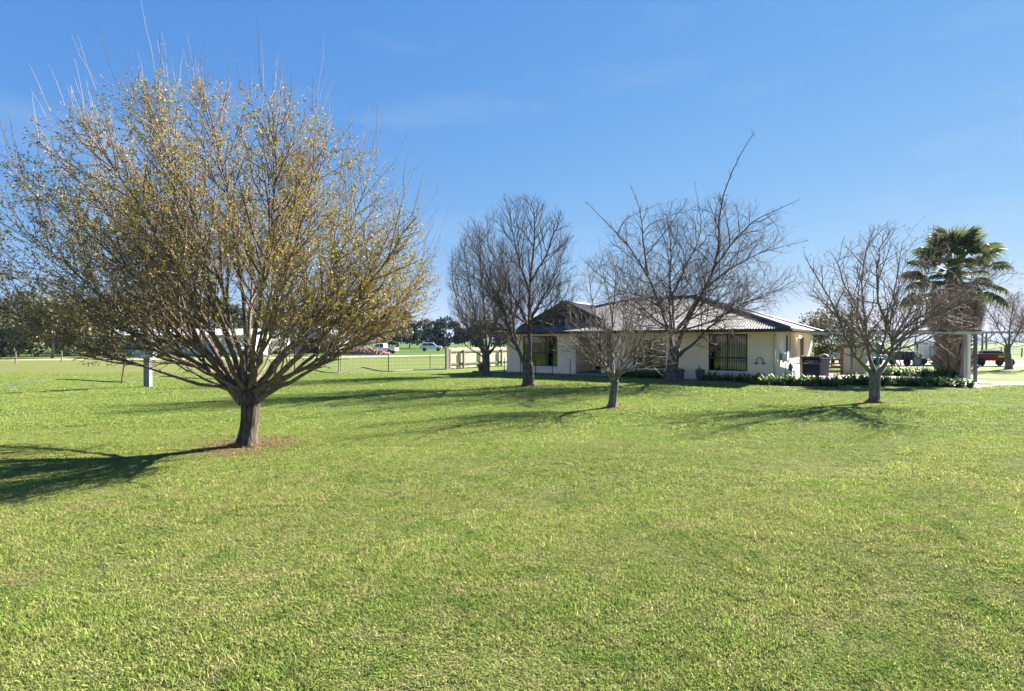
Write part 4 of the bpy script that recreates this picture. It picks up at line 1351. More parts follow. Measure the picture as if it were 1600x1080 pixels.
# wall ornament beside the corner window
wo = house_world(-.75, -.06, .93)
e = empty('wall_ornament', wo, HA, 'dark arched wire ornament on the wall right of corner window', 'ornament')
MB().tube([(-.22, -.01, .02), (-.2, -.02, -.06), (-.13, -.02, -.06), (-.12, -.01, .12), (-.06, 0, .2), (.06, 0, .2), (.12, -.01, .12), (.13, -.02, -.06), (.2, -.02, -.06), (.22, -.01, .02)], .016, 6).build('arch', M['black'], e, smooth=True)
for sx in (-.165, .165):
    MB().lathe([(.02, 0), (.06, .02), (.07, .06), (.05, .07)], 10, (sx, -.02, -.1)).build('cup', M['black'], e)

# ------------------------------------------------------------------ carport
def carport():
    FL, FR, BR, BL = Vector((14.75, 28.2, 2.36)), Vector((21.35, 25.85, 2.34)), Vector((22.75, 28.7, 2.40)), Vector((17.4, 31.6, 2.42))
    r = empty('carport', (FR.x, FR.y, 0), 0, 'flat roofed open carport on steel posts joined to the house', 'carport')
    O = Vector((FR.x, FR.y, 0))
    mb = MB()
    top = [p - O + Vector((0, 0, .07)) for p in (FL, FR, BR, BL)]
    bot = [p - O + Vector((0, 0, .01)) for p in (FL, FR, BR, BL)]
    mb.add(bot + top, [(3, 2, 1, 0), (4, 5, 6, 7), (0, 1, 5, 4), (1, 2, 6, 5), (2, 3, 7, 6), (3, 0, 4, 7)])
    mb.build('roof', M['fascia'], r)
    for a, b in ((FL, FR), (BL, BR)):
        a2, b2 = a - O + Vector((0, .06, -.065)), b - O + Vector((0, .06, -.065))
        MB().bar(a2, b2, .05, .12).build('beam', M['cream'], r)
    for t in (.12, .37, .62, .87):
        a2, b2 = FL.lerp(FR, t) - O + Vector((0, .12, -.03)), BL.lerp(BR, t) - O + Vector((0, -.1, -.03))
        MB().bar(a2, b2, .045, .07).build('rafter', M['cream'], r)
    def post(px, d, mat, w, top_z):
        p = Vector(((px - 800) / F * d, d, 0)) - O
        MB().box(p.x - w / 2, p.x + w / 2, p.y - w / 2, p.y + w / 2, -.04, top_z).build('post', mat, r, bevel=.006)
    post(1524, 26.02, M['bluegrey'], .11, 2.28)
    post(1513.5, 28.35, M['white'], .115, 2.33)
    post(1506.5, 28.75, M['galv'], .11, 2.33)
    post(1330.5, 30.6, M['bluegrey'], .09, 2.33)
    return r
carport()
# (slab)
sheet('carport_slab', [tuple(house_world(.03, .3)[:2]), tuple(house_world(1.0, -.2)[:2]), (15.2, 26.1), (21.6, 25.3), (22.9, 28.6), (20.3, 31.2), (18.0, 33.4)], 0.03, M['concrete'])

# lit lamp under the eave
lp = house_world(.16, 5.4, 2.17)
e = empty('wall_lamp', lp, HA, 'small lit warm lamp under the eave of the side wall', 'lamp')
MB().box(-.155, -.04, -.05, .05, -.03, .06).build('bracket', M['galv'], e)
m_l, n_l, l_l, b_l = new_mat('lit_globe')
b_l.inputs['Emission Color'].default_value = (1, .78, .5, 1); b_l.inputs['Emission Strength'].default_value = 4
MB().lathe([(.02, -.09), (.06, -.07), (.075, -.02), (.06, .03), (.03, .04)], 12).build('globe', m_l, e, smooth=True)

# ------------------------------------------------------------------ things under the carport
def barbecue():
    x, y = 15.45, 29.55
    r = empty('barbecue', (x, y, .03), R(-12), 'black hooded barbecue with side shelf under the carport', 'barbecue')
    MB().box(-.42, .42, -.26, .26, .12, .72).build('cabinet', M['black'], r, bevel=.02)
    MB().extr([(-.27, .74), (-.27, .84), (-.18, 1.02), (0, 1.10), (.2, 1.06), (.27, .9), (.27, .74)], 'x', -.44, .44).build('hood', M['black'], r, bevel=.015)
    MB().box(-.72, -.45, -.22, .22, .70, .735).build('side_shelf', M['black'], r, bevel=.008)
    MB().tube([(-.3, -.29, .86), (-.3, -.35, .86), (.3, -.35, .86), (.3, -.29, .86)], .014, 6).build('handle', M['galv'], r)
    for sx in (-.36, .36):
        for sy in (-.2, .2):
            MB().tube([(sx - .02, sy, .06), (sx + .02, sy, .06)], .06, 12).build('wheel', M['tyre'], r)
            MB().box(sx - .02, sx + .02, sy - .02, sy + .02, .05, .14).build('leg', M['black'], r)
    MB().box(-.25, .1, -.275, -.262, .78, .83).build('panel', M['galv'], r)
barbecue()
def wheelie_bin():
    r = empty('rubbish_bin', (16.35, 29.9, .03), R(-20), 'tall grey wheeled bin with black lid beside the barbecue', 'bin')
    b = MB(); b.add([(-.2, -.24, .08), (.2, -.24, .08), (.2, .2, .08), (-.2, .2, .08), (-.26, -.32, .95), (.26, -.32, .95), (.26, .28, .95), (-.26, .28, .95)],
                    [(3, 2, 1, 0), (4, 5, 6, 7), (0, 1, 5, 4), (1, 2, 6, 5), (2, 3, 7, 6), (3, 0, 4, 7)])
    b.build('body', pmat('grey_plastic', (.16, .17, .18), .55, .1), r, bevel=.02)
    MB().extr([(-.34, .95), (-.34, .98), (0, 1.06), (.3, 1.02), (.3, .95)], 'x', -.28, .28).build('lid', M['black'], r, bevel=.01)
    for sx in (-.24, .24): MB().tube([(sx - .03, .22, .09), (sx + .03, .22, .09)], .09, 14).build('wheel', M['tyre'], r)
wheelie_bin()
st = house_world(.36, 1.0, .03)
e = empty('plastic_stool', st, HA, 'white square plastic stool against the side wall', 'stool')
MB().box(-.21, .21, -.21, .21, .44, .47).build('seat', M['white'], e, bevel=.008)
for sx in (-1, 1):
    for sy in (-1, 1):
        MB().bar((sx * .19, sy * .19, .44), (sx * .21, sy * .21, 0), .04).build('leg', M['white'], e)
e = empty('gas_bottle', st + Vector((.02, 0, .472)), 0, 'bright blue gas bottle standing on the white stool', 'bottle')
MB().lathe([(.075, 0), (.085, .02), (.085, .27), (.06, .32), (.03, .34)], 16).build('body', M['blue'], e, smooth=True)
MB().lathe([(.03, .335), (.03, .39), (.02, .40)], 10).build('valve', M['galv'], e)
hr = house_world(.2, .75, 1.15)
e = empty('hose_reel', hr, HA, 'white round hose reel mounted on the side wall', 'hose reel')
MB().box(-.196, -.1, -.1, .1, -.15, .15).build('bracket', M['galv'], e)
MB().tube([(-.1, 0, 0), (-.07, 0, 0)], .27, 20).tube([(.1, 0, 0), (.13, 0, 0)], .27, 20).tube([(-.07, 0, 0), (.1, 0, 0)], .2, 20).build('drum', M['white'], e, smooth=False)
MB().tube([(.02, -.05, -.26), (.02, -.06, -.6), (.02, -.03, -1.05)], .018, 6).build('hose', M['galv'], e, smooth=True)

def timber_rails():
    a, b = Vector((17.3, 32.0, 0)), Vector((18.75, 32.4, 0))
    r = empty('rail_fence', a, 0, 'low brown timber rail fence between the bin and pale sheets', 'fence')
    for t, h in ((0, .95), (1, 1.55)):
        p = a.lerp(b, t) - a
        MB().box(p.x - .055, p.x + .055, p.y - .055, p.y + .055, -.03, h).build('post', M['brown_timber'], r)
    for z in (.2, .42, .64, .86):
        MB().bar(Vector((.06, -.07, z)), b - a + Vector((-.06, -.07, z)), .03, .1).build('rail', M['brown_timber'], r)
timber_rails()
bk = empty('basket', (17.95, 32.75, 0), 0, 'round white wicker basket behind the brown rail fence', 'basket')
MB().lathe([(.24, 0), (.32, .5), (.34, .9), (.3, .92)], 14).build('body', M['white'], bk, smooth=True)
MB().tube([(-.3, 0, .9), (-.25, 0, 1.08), (0, 0, 1.18), (.25, 0, 1.08), (.3, 0, .9)], .025, 6).build('handle', M['white'], bk, smooth=True)

def sheet_fence():
    a, b = Vector((18.95, 32.55, 0)), Vector((20.75, 33.35, 0))
    r = empty('panel_fence', a, math.atan2(b.y - a.y, b.x - a.x), 'weathered beige fibre cement sheet fence behind the carport', 'fence')
    L = (b - a).length
    for i in range(2):
        MB().box(i * L / 2 + .008, (i + 1) * L / 2 - .008, -.012, .012, -.02, 1.52 - .015 * i).build('panel', M['sheet'], r)
    for x in (0, L / 2, L):
        MB().box(x - .04, x + .04, .02, .1, -.03, 1.4).build('post', M['timber'], r)
sheet_fence()

# ------------------------------------------------------------------ palm
def fan_leaf(seed, rad=1.05):
    """costapalmate fan: split segments round a hastula, tips drooping"""
    rs = random.Random(seed)
    V, Fc, C = [], [], []
    n = 34
    for i in range(n):
        t = (i + .5) / n * 2 - 1
        a = t * R(118)
        L = rad * (1 - .22 * abs(t) ** 2) * rs.uniform(.92, 1.06)
        d = Vector((math.cos(a), math.sin(a), 0))
        s = Vector((-d.y, d.x, 0))
        hw = rad * R(118) / n * .62
        g = rs.uniform(.8, 1.25)
        c = Vector((.105, .135, .05)) * g
        b = len(V)
        fold = .05 * (1 if i % 2 else -1)
        for (u, wf, dz) in ((.0, .12, 0), (.45, .75, .03), (.68, .95, .0), (.86, .5, -.10), (1.0, .12, -.30)):
            p = d * L * u
            z = dz * rad * rs.uniform(.8, 1.3) - .10 * rad * abs(t) * u
            V += [p - s * hw * wf + Vector((0, 0, z + fold * wf)), p + s * hw * wf + Vector((0, 0, z - fold * wf))]
            cc = c if u < .9 else c * 1.3 + Vector((.05, .03, 0))
            C += [cc, cc]
        Fc += [(b + 2 * k, b + 2 * k + 1, b + 2 * k + 3, b + 2 * k + 2) for k in range(4)]
    return fast_mesh('frond', [tuple(v) for v in V], Fc, False, np.array([tuple(c) for c in C]))

def palm():
    x, y = (1490 - 800) / F * 30.5, 30.5
    r = empty('palm_tree', (x, y, 0), 0, 'tall fan palm with a shaggy brown skirt behind the carport', 'palm tree')
    rs = random.Random(5)
    MB().lathe([(.60, -.05), (.56, .3), (.46, .8), (.42, 1.8), (.40, 3.0), (.36, 5.2), (.28, 6.3)], 18).build('trunk', M['palm_trunk'], r, smooth=True)
    # criss-cross leaf bases
    bm_ = []
    for i in range(5):
        b = MB()
        L = rs.uniform(.42, .56)
        b.add([(-.085, 0, 0), (.085, 0, 0), (.06, .07, L * .5), (-.06, .07, L * .5), (.03, .16, L), (-.03, .16, L),
               (-.085, -.05, .0), (.085, -.05, 0), (.06, .03, L * .5), (-.06, .03, L * .5), (.03, .13, L), (-.03, .13, L)],
              [(0, 1, 2, 3), (3, 2, 4, 5), (7, 6, 9, 8), (8, 9, 11, 10), (0, 3, 9, 6), (3, 5, 11, 9), (2, 1, 7, 8), (4, 2, 8, 10), (5, 4, 10, 11), (1, 0, 6, 7)])
        bm_.append(b.mesh('leaf_base'))
    ga = 0
    rows = 15
    for k in range(rows):
        z = .05 + k * .135
        rad = (.56 - .1 * min(z / .8, 1)) if z < .8 else .45
        m = 11
        for j in range(m):
            az = 2 * math.pi * (j + .5 * (k % 2)) / m + rs.uniform(-.1, .1)
            lean = rs.choice((-1, 1)) * R(rs.uniform(14, 34))
            o = link('leaf_base', bm_[rs.randrange(5)], M['palm_boot'], r, (math.cos(az) * rad, math.sin(az) * rad, z + rs.uniform(-.04, .04)))
            o.rotation_euler = (Matrix.Rotation(az - math.pi / 2, 3, 'Z') @ Matrix.Rotation(R(rs.uniform(-26, -6)), 3, 'X') @ Matrix.Rotation(lean, 3, 'Y')).to_euler()
            s = rs.uniform(.9, 1.3) * (1.35 if z < .7 else 1.15)
            o.scale = (s, s, s)
    # skirt of hanging dead fronds: many narrow strips
    V, Fc = [], []
    for i in range(5200):
        az = rs.uniform(0, 6.283)
        z0 = rs.uniform(2.75, 4.75)
        prof = .55 + .70 * max(0, min(1, (z0 - 2.3) / 1.0)) + .1 * math.sin(az * 3 + z0)
        if z0 > 4.0: prof -= .35 * (z0 - 4.0)
        rr = prof * rs.uniform(.55, 1.04)
        L = rs.uniform(.5, 1.05)
        p0 = Vector((math.cos(az) * (rr - .12), math.sin(az) * (rr - .12), z0))
        az2 = az + rs.uniform(-.2, .2)
        p1 = Vector((math.cos(az2) * rr * 1.02, math.sin(az2) * rr * 1.02, z0 - L * .5))
        p2 = Vector((math.cos(az2) * rr * rs.uniform(.86, 1.0), math.sin(az2) * rr * rs.uniform(.86, 1.0), z0 - L))
        s = Vector((-math.sin(az), math.cos(az), rs.uniform(-.4, .4))).normalized() * rs.uniform(.008, .026)
        b = len(V)
        V += [p0 - s, p0 + s, p1 - s, p1 + s, p2 - s * .4, p2 + s * .4]
        Fc += [(b, b + 1, b + 3, b + 2), (b + 2, b + 3, b + 5, b + 4)]
    link('dead_skirt', fast_mesh('dead_skirt', [tuple(v) for v in V], Fc), M['dead_frond'], r)['kind'] = 'stuff'
    # dark core of the skirt
    MB().lathe([(.42, 2.0), (.75, 2.3), (1.0, 2.7), (1.02, 3.6), (.8, 4.3), (.4, 4.7)], 16).build('skirt_core', M['palm_trunk'], r, smooth=True)
    # fronds
    fm = [fan_leaf(60 + i, .84 + .06 * i) for i in range(4)]
    N = 46
    for i in range(N):
        t = i / (N - 1)
        az = i * 2.39996 + rs.uniform(-.25, .25)
        el = R(84 - 118 * t ** 1.1 + rs.uniform(-9, 9))
        Lp = rs.uniform(1.15, 1.5) * (.8 + .35 * t)
        base = Vector((math.cos(az) * .22, math.sin(az) * .22, 6.2 - 1.1 * t))
        d = Vector((math.cos(az) * math.cos(el), math.sin(az) * math.cos(el), math.sin(el)))
        mid = base + d * Lp * .5 + Vector((0, 0, .05))
        end = base + d * Lp + Vector((0, 0, -.06 * Lp))
        pet = MB().tube([base, mid, end], [.035, .024, .016], 5).build('frond', pmat('green_stalk', (.14, .19, .05), .5, .15) if 'stalk' not in M else M['stalk'], r)
        M.setdefault('stalk', pet.data.materials[0])
        dn = (d + Vector((0, 0, .05 - .45 * t))).normalized()
        X = dn
        Y = Vector((-math.sin(az), math.cos(az), 0))
        Z = X.cross(Y).normalized()
        roll = R(rs.uniform(-35, 35))
        Y2 = Y * math.cos(roll) + Z * math.sin(roll)
        Z2 = X.cross(Y2)
        o = link('blade', fm[rs.randrange(4)], M['palm_leaf'], pet, end)
        o.rotation_euler = Matrix((X, Y2, Z2)).transposed().to_euler()
        s = rs.uniform(.85, 1.1)
        o.scale = (s, s, s)
palm()

# ------------------------------------------------------------------ vehicles and farm gear
def wheel(parent, x, y, r, w, hub=True):
    t = MB().lathe([(r * .6, -w / 2), (r * .93, -w / 2), (r, -w / 2 + .03), (r, w / 2 - .03), (r * .93, w / 2), (r * .6, w / 2)], 20)
    o = t.build('wheel', M['tyre'], parent, (x, y, r), (R(90), 0, 0), smooth=False)
    if hub: MB().lathe([(r * .2, -w / 2 + .01), (r * .58, -w / 2 + .03), (r * .58, w / 2 - .03), (r * .2, w / 2 - .01)], 16).build('rim', M['galv'], o)
    return o

def car(name, label, loc, rz, paint, style='suv'):
    r = empty(name, loc, rz, label, 'car')
    if style == 'suv':
        prof = [(-2.3, .45), (-2.32, .8), (-2.22, 1.05), (-1.95, 1.68), (-1.6, 1.78), (.1, 1.78), (.45, 1.72), (1.12, 1.14), (2.05, 1.02), (2.28, .82), (2.3, .45)]
        gl = [(-1.85, 1.16), (-1.72, 1.62), (-.75, 1.66), (-.75, 1.16)], [(-.66, 1.16), (-.66, 1.66), (.3, 1.66), (.95, 1.18)]
    else:
        prof = [(-2.4, .5), (-2.42, .98), (-.55, 1.0), (-.5, 1.62), (-.3, 1.70), (.55, 1.70), (.75, 1.64), (1.25, 1.1), (2.15, 1.0), (2.38, .82), (2.4, .5)]
        gl = [(-.42, 1.1), (-.4, 1.58), (.15, 1.6), (.15, 1.1)], [(.24, 1.1), (.24, 1.6), (.65, 1.6), (1.1, 1.13)]
    n = len(prof)
    mb = MB()
    V = []
    for y, inset in ((-.9, 1), (-.82, 0), (.82, 0), (.9, 1)):
        for (x, z) in prof:
            k = max(0, (z - 1.05)) * .22
            yy = math.copysign(abs(y) - k, y)
            sx = .97 if inset else 1.0
            V.append((x * sx, yy, .45 + (z - .45) * (.985 if inset else 1)))
    Fc = [(b * n + i, b * n + (i + 1) % n, (b + 1) * n + (i + 1) % n, (b + 1) * n + i) for b in range(3) for i in range(n)]
    Fc += [tuple(range(n)), tuple(range(3 * n, 4 * n))[::-1]]
    mb.add(V, Fc)
    mb.build('body', paint, r)
    gm = M['frame']
    for sgn in (-1, 1):
        for g in gl:
            vs_ = [(x * .97, sgn * (.905 - max(0, z - 1.05) * .22), z) for x, z in g]
            MB().add(vs_, [(0, 1, 2, 3)]).build('window', gm, r)
        MB().box(-.02, .0, sgn * .90, sgn * .912, .6, 1.1).build('door_seam', M['black'], r)
        MB().box(2.2, 2.31, sgn * .75 - .14, sgn * .75 + .14, .78, .93).build('headlight', M['zinc'], r, bevel=.01)
        MB().box(-2.33, -2.2, sgn * .78 - .08, sgn * .78 + .08, .85, 1.08).build('tail_light', M['lamp_lens'], r, bevel=.01)
        for x in (-1.42, 1.42): wheel(r, x, sgn * .80, .37, .24)
    if style == 'suv':
        MB().add([(-2.17, -.66, 1.2), (-2.17, .66, 1.2), (-2.0, .6, 1.62), (-2.0, -.6, 1.62)], [(0, 1, 2, 3)]).build('rear_window', gm, r)
        MB().add([(1.10, -.72, 1.19), (1.10, .72, 1.19), (.55, .64, 1.68), (.55, -.64, 1.68)], [(0, 1, 2, 3)]).build('windscreen', gm, r)
    else:
        MB().add([(1.22, -.72, 1.16), (1.22, .72, 1.16), (.79, .64, 1.62), (.79, -.64, 1.62)], [(0, 1, 2, 3)]).build('windscreen', gm, r)
        MB().box(-2.3, -.6, -.75, .75, .99, 1.03).build('tray', M['black'], r)
    MB().box(-2.38, -2.28, -.8, .8, .42, .62).build('bumper', M['black'], r, bevel=.02)
    MB().box(2.27, 2.38, -.8, .8, .42, .62).build('bumper', M['black'], r, bevel=.02)
    return r
car('parked_car', 'silver four wheel drive parked behind the pale sheet fence', (27.1, 45.2, 0), R(186), M['silver'])

def green_frame():
    x, y = (1372 - 800) / F * 37, 37.0
    r = empty('swing_frame', (x, y, 0), R(15), 'green painted pyramid frame of steel tubes on the grass', 'frame')
    top = Vector((0, 0, 1.80))
    feet = [Vector((-1.05, -.9, 0)), Vector((1.1, -.9, 0)), Vector((1.1, .9, 0)), Vector((-1.05, .9, 0))]
    for f in feet:
        side = Vector((.06, 0, 0))
        MB().tube([f - side - Vector((0, 0, .03)), top - side * .5], .028, 6).build('leg', M['green_steel'], r)
        MB().tube([f + side - Vector((0, 0, .03)), top + side * .5], .028, 6).build('leg', M['green_steel'], r)
    for z in (1.25, .85):
        t = z / 1.8
        q = [f.lerp(top, t) for f in feet]
        for i in range(4):
            MB().tube([q[i], q[(i + 1) % 4]], .022, 6).build('rail', M['green_steel'], r)
            MB().tube([q[i], (q[(i + 1) % 4] + q[i]) / 2 + Vector((0, 0, .38 * (1 - t)))], .018, 5).build('brace', M['green_steel'], r)
green_frame()

def box_trailer():
    x, y = (1404 - 800) / F * 45.5, 45.5
    r = empty('box_trailer', (x, y, 0), R(8), 'low black box trailer standing on the gravel yard', 'trailer')
    for (a, b, c, d) in ((-.85, .85, -.62, -.58), (-.85, .85, .58, .62), (-.85, -.81, -.577, .577), (.81, .85, -.577, .577)):
        MB().box(a, b, c, d, .5, 1.1).build('side', M['black'], r)
    MB().box(-.85, .85, -.62, .62, .44, .497).build('floor', M['black'], r)
    for i in range(5): MB().box(-.78 + i * .36, -.72 + i * .36, -.65, -.623, .46, 1.12).build('stanchion', M['bluegrey'], r)
    for s in (-1, 1): wheel(r, .1, s * .72, .3, .16)
    MB().box(.62, .98, -.98, -.64, .05, .55).build('mudguard', M['galv'], r, bevel=.03)
    MB().bar((-.85, 0, .45), (-1.7, 0, .42), .07).build('drawbar', M['bluegrey'], r)
box_trailer()
def ladder():
    x, y = (1401 - 800) / F * 44.2, 44.2
    r = empty('ladder', (x, y, 0), R(4), 'old timber ladder leaning on the black trailer', 'ladder')
    for s in (-.24, .24):
        MB().bar((s, -.15, -.01), (s * .9, .30, 1.78), .05, .07).build('rail', M['ladder'], r)
    for i in range(6):
        t = (i + .6) / 6
        MB().bar((-.23, -.15 + .45 * t, 1.78 * t), (.23, -.15 + .45 * t, 1.78 * t), .035).build('rung', M['ladder'], r)
ladder()
def stock_crate():
    x, y = (1459 - 800) / F * 46.5, 46.5
    r = empty('stock_trailer', (x, y, 0), R(4), 'silver slatted stock crate trailer on the gravel yard', 'trailer')
    for xx in (-.95, 0, .95):
        for yy in (-.8, .8):
            MB().box(xx - .03, xx + .03, yy - .03, yy + .03, .42, 1.80).build('upright', M['galv'], r)
    for i in range(6):
        z = .52 + i * .215
        for yy in (-.85, .85):
            MB().box(-.98, .98, yy - .012, yy + .012, z, z + .19).build('slat', M['zinc'], r)
        for xx in (-.995, .995):
            MB().box(xx - .012, xx + .012, -.77, .77, z, z + .19).build('slat', M['zinc'], r)
    MB().extr([(-.9, 1.80), (-.84, 1.9), (.84, 1.9), (.9, 1.80)], 'x', -1.03, 1.03).build('canopy', M['zinc'], r)
    MB().box(-1.0, 1.0, -.85, .85, .36, .415).build('floor', M['rust'], r)
    for s in (-1, 1): wheel(r, -.1, s * .95, .32, .18)
    MB().bar((-1.0, 0, .40), (-1.9, 0, .40), .08).build('drawbar', M['rust'], r)
    MB().tube([(-1.75, 0, .02), (-1.75, 0, .8)], .04, 8).build('jockey_stand', M['rust'], r)
stock_crate()
sp_ = empty('steel_post', (*gp(1434, 571), 0), 0, 'thick dark steel strainer post left of the silver stock crate', 'post')
MB().tube([(0, 0, -.05), (-.05, 0, 1.75)], .06, 8).build('post', M['rust'], sp_)
MB().box(-.22, .22, -.2, .2, 0, .9).build('stump', M['timber'], sp_, bevel=.03)

def seed_drill():
    x, y = (1546 - 800) / F * 44.5, 44.5
    r = empty('seed_drill', (x, y, 0), R(-4), 'faded red seed drill with a yellow label on gravel yard', 'farm machine')
    MB().extr([(-.42, .95), (-.3, .42), (.3, .42), (.42, .95)], 'x', -1.15, 1.05).build('hopper', M['red'], r)
    MB().box(-1.17, 1.07, -.45, .45, .952, 1.0).build('rim', M['galv'], r)
    MB().extr([(-.36, 1.0), (-.3, 1.14), (.3, 1.14), (.36, 1.0)], 'x', -.62, .8).build('lid', M['black'], r)
    MB().box(-.55, .72, -.25, .25, 1.145, 1.24).build('sacks', M['concrete'], r, bevel=.04)
    MB().add([(.35, -.405, .66), (.85, -.405, .66), (.85, -.44, .85), (.35, -.44, .85)], [(0, 1, 2, 3)]).build('label', M['yellow'], r)
    MB().box(1.07, 1.32, -.4, .4, .3, 1.0).build('gearbox', M['rust'], r, bevel=.03)
    for s in (-1, 1):
        wheel(r, 1.15 if s < 0 else 1.15, s * .55, .3, .14, False)
        wheel(r, -1.0, s * .55, .3, .14, False)
    for i in range(7): MB().tube([(-.9 + i * .28, -.1, .42), (-.9 + i * .28, .1, .08)], .025, 5).build('tine', M['rust'], r)
    MB().bar((-1.15, 0, .5), (-2.1, 0, .45), .1).build('drawbar', M['rust'], r)
    MB().tube([(.95, -.3, 1.0), (.95, -.3, 1.55)], .03, 6).build('lever', M['rust'], r)
seed_drill()
tr = empty('water_trough', ((1512 - 800) / F * 50, 50, 0), 0, 'long low blue grey water trough behind the palm', 'trough')
MB().box(-1.0, 1.0, -.35, .35, .05, .6).build('tank', M['bluegrey'], tr, bevel=.03)
MB().box(-.92, .92, -.27, .27, .58, .605).build('rim', M['galv'], tr)

# open steel shed frame
def steel_frame():
    d = 62.0
    x = (1535 - 800) / F * d
    r = empty('steel_shed_frame', (x, d, 0), 0, 'open blue grey steel shed frame at field edge', 'shed frame')
    h = EYE + (HORY - 521) / F * d
    for xx in (0, .42, 9, 9.42, 18): MB().box(xx - .06, xx + .06, -.06, .06, -.05, h).build('post', M['bluegrey'], r)
    for z in (1.0, 1.9, 2.4): MB().bar((.06, 0, z), (.36, 0, z), .07).build('lattice', M['bluegrey'], r)
    MB().bar((0, 0, h + .1), (18, 0, h + .1), .12, .22).build('beam', M['galv'], r)
    MB().bar((.42, 0, h - .75), (1.3, 0, h - .02), .09).build('brace', M['bluegrey'], r)
    MB().bar((0, .1, .75), (-3.5, 0, .55), .06).bar((0, .1, .9), (3.0, 0, 1.5), .06).build('rail', M['bluegrey'], r)
steel_frame()

# field fence beyond the yard
ff = empty('field_fence', (30, 70, 0), 0, 'wire stock fence with short dark posts along the green crop', 'fence')
for i in range(24):
    MB().tube([(i * 2.6, i * .1, -.05), (i * 2.6 + rnd.uniform(-.06, .06), i * .1, 1.15 + rnd.uniform(-.1, .15))], .07, 6).build('post', M['timber'], ff)
for z in (.35, .65, .95):
    MB().tube([(0, -.08, z), (60, 2.22, z)], .012, 4).build('wire', M['wire'], ff)

# ------------------------------------------------------------------ left side: pole, wire fence, pipe, palings
x, y = gp(231, 605)
pl_ = empty('meter_pole', (x, y, 0), 0, 'weathered square timber pole carrying a grey meter box', 'pole')
MB().box(-.12, .12, -.11, .11, -.05, 3.0).build('pole', M['pole_timber'], pl_, bevel=.012)
mbx = MB().box(-.43, .43, -.36, -.112, 1.22, 1.66).build('meter_box', M['meter'], pl_, bevel=.015)
MB().box(-.39, .39, -.368, -.361, 1.26, 1.62).build('door', M['meter'], mbx)
MB().extr([(-.42, 1.665), (-.1, 1.70), (-.1, 1.72), (-.42, 1.685)], 'x', -.47, .47).build('rain_hood', M['galv'], mbx)
MB().tube([(.08, -.125, 1.72), (.08, -.125, 2.9)], .02, 6).build('conduit', M['galv'], pl_)

lp_ = empty('star_picket', (*gp(189, 600), 0), 0, 'rusty star picket leaning beside the meter pole', 'picket')
MB().bar((0, 0, -.06), (.13, .05, 1.02), .045, .045).build('picket', M['rust'], lp_)

def wire_fence():
    pts = [gp(385, 588), gp(460, 584), gp(529, 582), gp(607, 579), gp(672, 577.4), gp(695, 577)]
    O = Vector((*pts[0], 0))
    r = empty('wire_fence', O, 0, 'thin wire netting fence on steel pickets left of the palings', 'fence')
    P = [Vector((*p, 0)) - O for p in pts]
    for i, p in enumerate(P[:-1]):
        MB().bar(p + Vector((0, 0, -.05)), p + Vector((.01, 0, 1.08)), .055, .055).build('picket', M['rust'] if i % 2 else M['timber'], r)
    q = P[2] + Vector((.14, .02, 0))
    MB().bar(q + Vector((0, 0, -.05)), q + Vector((0, 0, 1.05)), .05, .05).build('picket', M['timber'], r)
    for z in (.12, .35, .58, .81, 1.02):
        MB().tube([p + Vector((0, .05, z - (.02 if i % 2 else 0))) for i, p in enumerate(P)], .006, 4).build('wire', M['wire'], r)
    net = MB()
    for i in range(len(P) - 1):
        k = int((P[i + 1] - P[i]).length / .18)
        for j in range(k):
            a = P[i].lerp(P[i + 1], j / k)
            net.tube([a + Vector((0, .056, .05)), a + Vector((0, .056, 1.02))], .0035, 3, False)
    net.build('netting', M['wire'], r)['kind'] = 'stuff'
wire_fence()

pp = [gp(-60, 609), gp(0, 605), gp(60, 596.5), gp(105, 594), gp(190, 598), gp(225, 592), gp(255, 589), gp(300, 592), gp(350, 593), gp(420, 588), gp(480, 578), gp(512, 583), gp(540, 582), gp(566, 575), gp(600, 581), gp(650, 578), gp(690, 576)]
cv = catmull([Vector((a, b, .03)) for a, b in pp], 120)
tag(MB().tube(cv, .028, 7).build('poly_pipe', M['pipe'], None, smooth=True), 'long black poly pipe winding over the grass along the fence', 'pipe')

def paling_fence():
    a = Vector((*gp(697, 577.5), 0)); b = a + Vector((.574, .819, 0)) * 8.6
    r = empty('paling_fence', a, math.atan2(b.y - a.y, b.x - a.x), 'pale upright paling fence with grey rails beside the house', 'fence')
    L = (b - a).length
    n = int(L / .155)
    pal = MB().box(-.062, .062, 0, .02, 0, 1.42).mesh('paling')
    for i in range(n):
        o = link('paling', pal, M['paling'], r, (.35 + i * .155, .05 + rnd.uniform(-.004, .004), .06 + rnd.uniform(-.03, .03)), (0, R(rnd.uniform(-1, 1)), 0))
    for z in (.36, 1.22):
        MB().box(.1, L, -.01, .045, z - .05, z + .05).build('rail', M['timber'], r)
    for x, w, h in ((0, .26, 1.5), (.26, .14, 1.4), (1.75, .12, 1.32), (4.0, .12, 1.32), (6.3, .12, 1.32), (8.5, .12, 1.32)):
        MB().box(x - w / 2, x + w / 2, -.15, -.012, -.05, h).build('post', M['timber'], r, bevel=.012)
paling_fence()

# fence posts by the track
for i, (px, py) in enumerate(((24, 569), (96, 566))):
    e = empty('fence_post', (*gp(px, py), 0), 0, ('short weathered fence post by the track near the dark bushy tree', 'short weathered fence post by the track before the pale forked trunk')[i], 'post', 'posts by the track')
    MB().tube([(0, 0, -.05), (.02, 0, .75)], .05, 7).tube([(.02, 0, .75), (.025, 0, 1.1)], [.05, .03], 7).build('post', M['timber'], e)

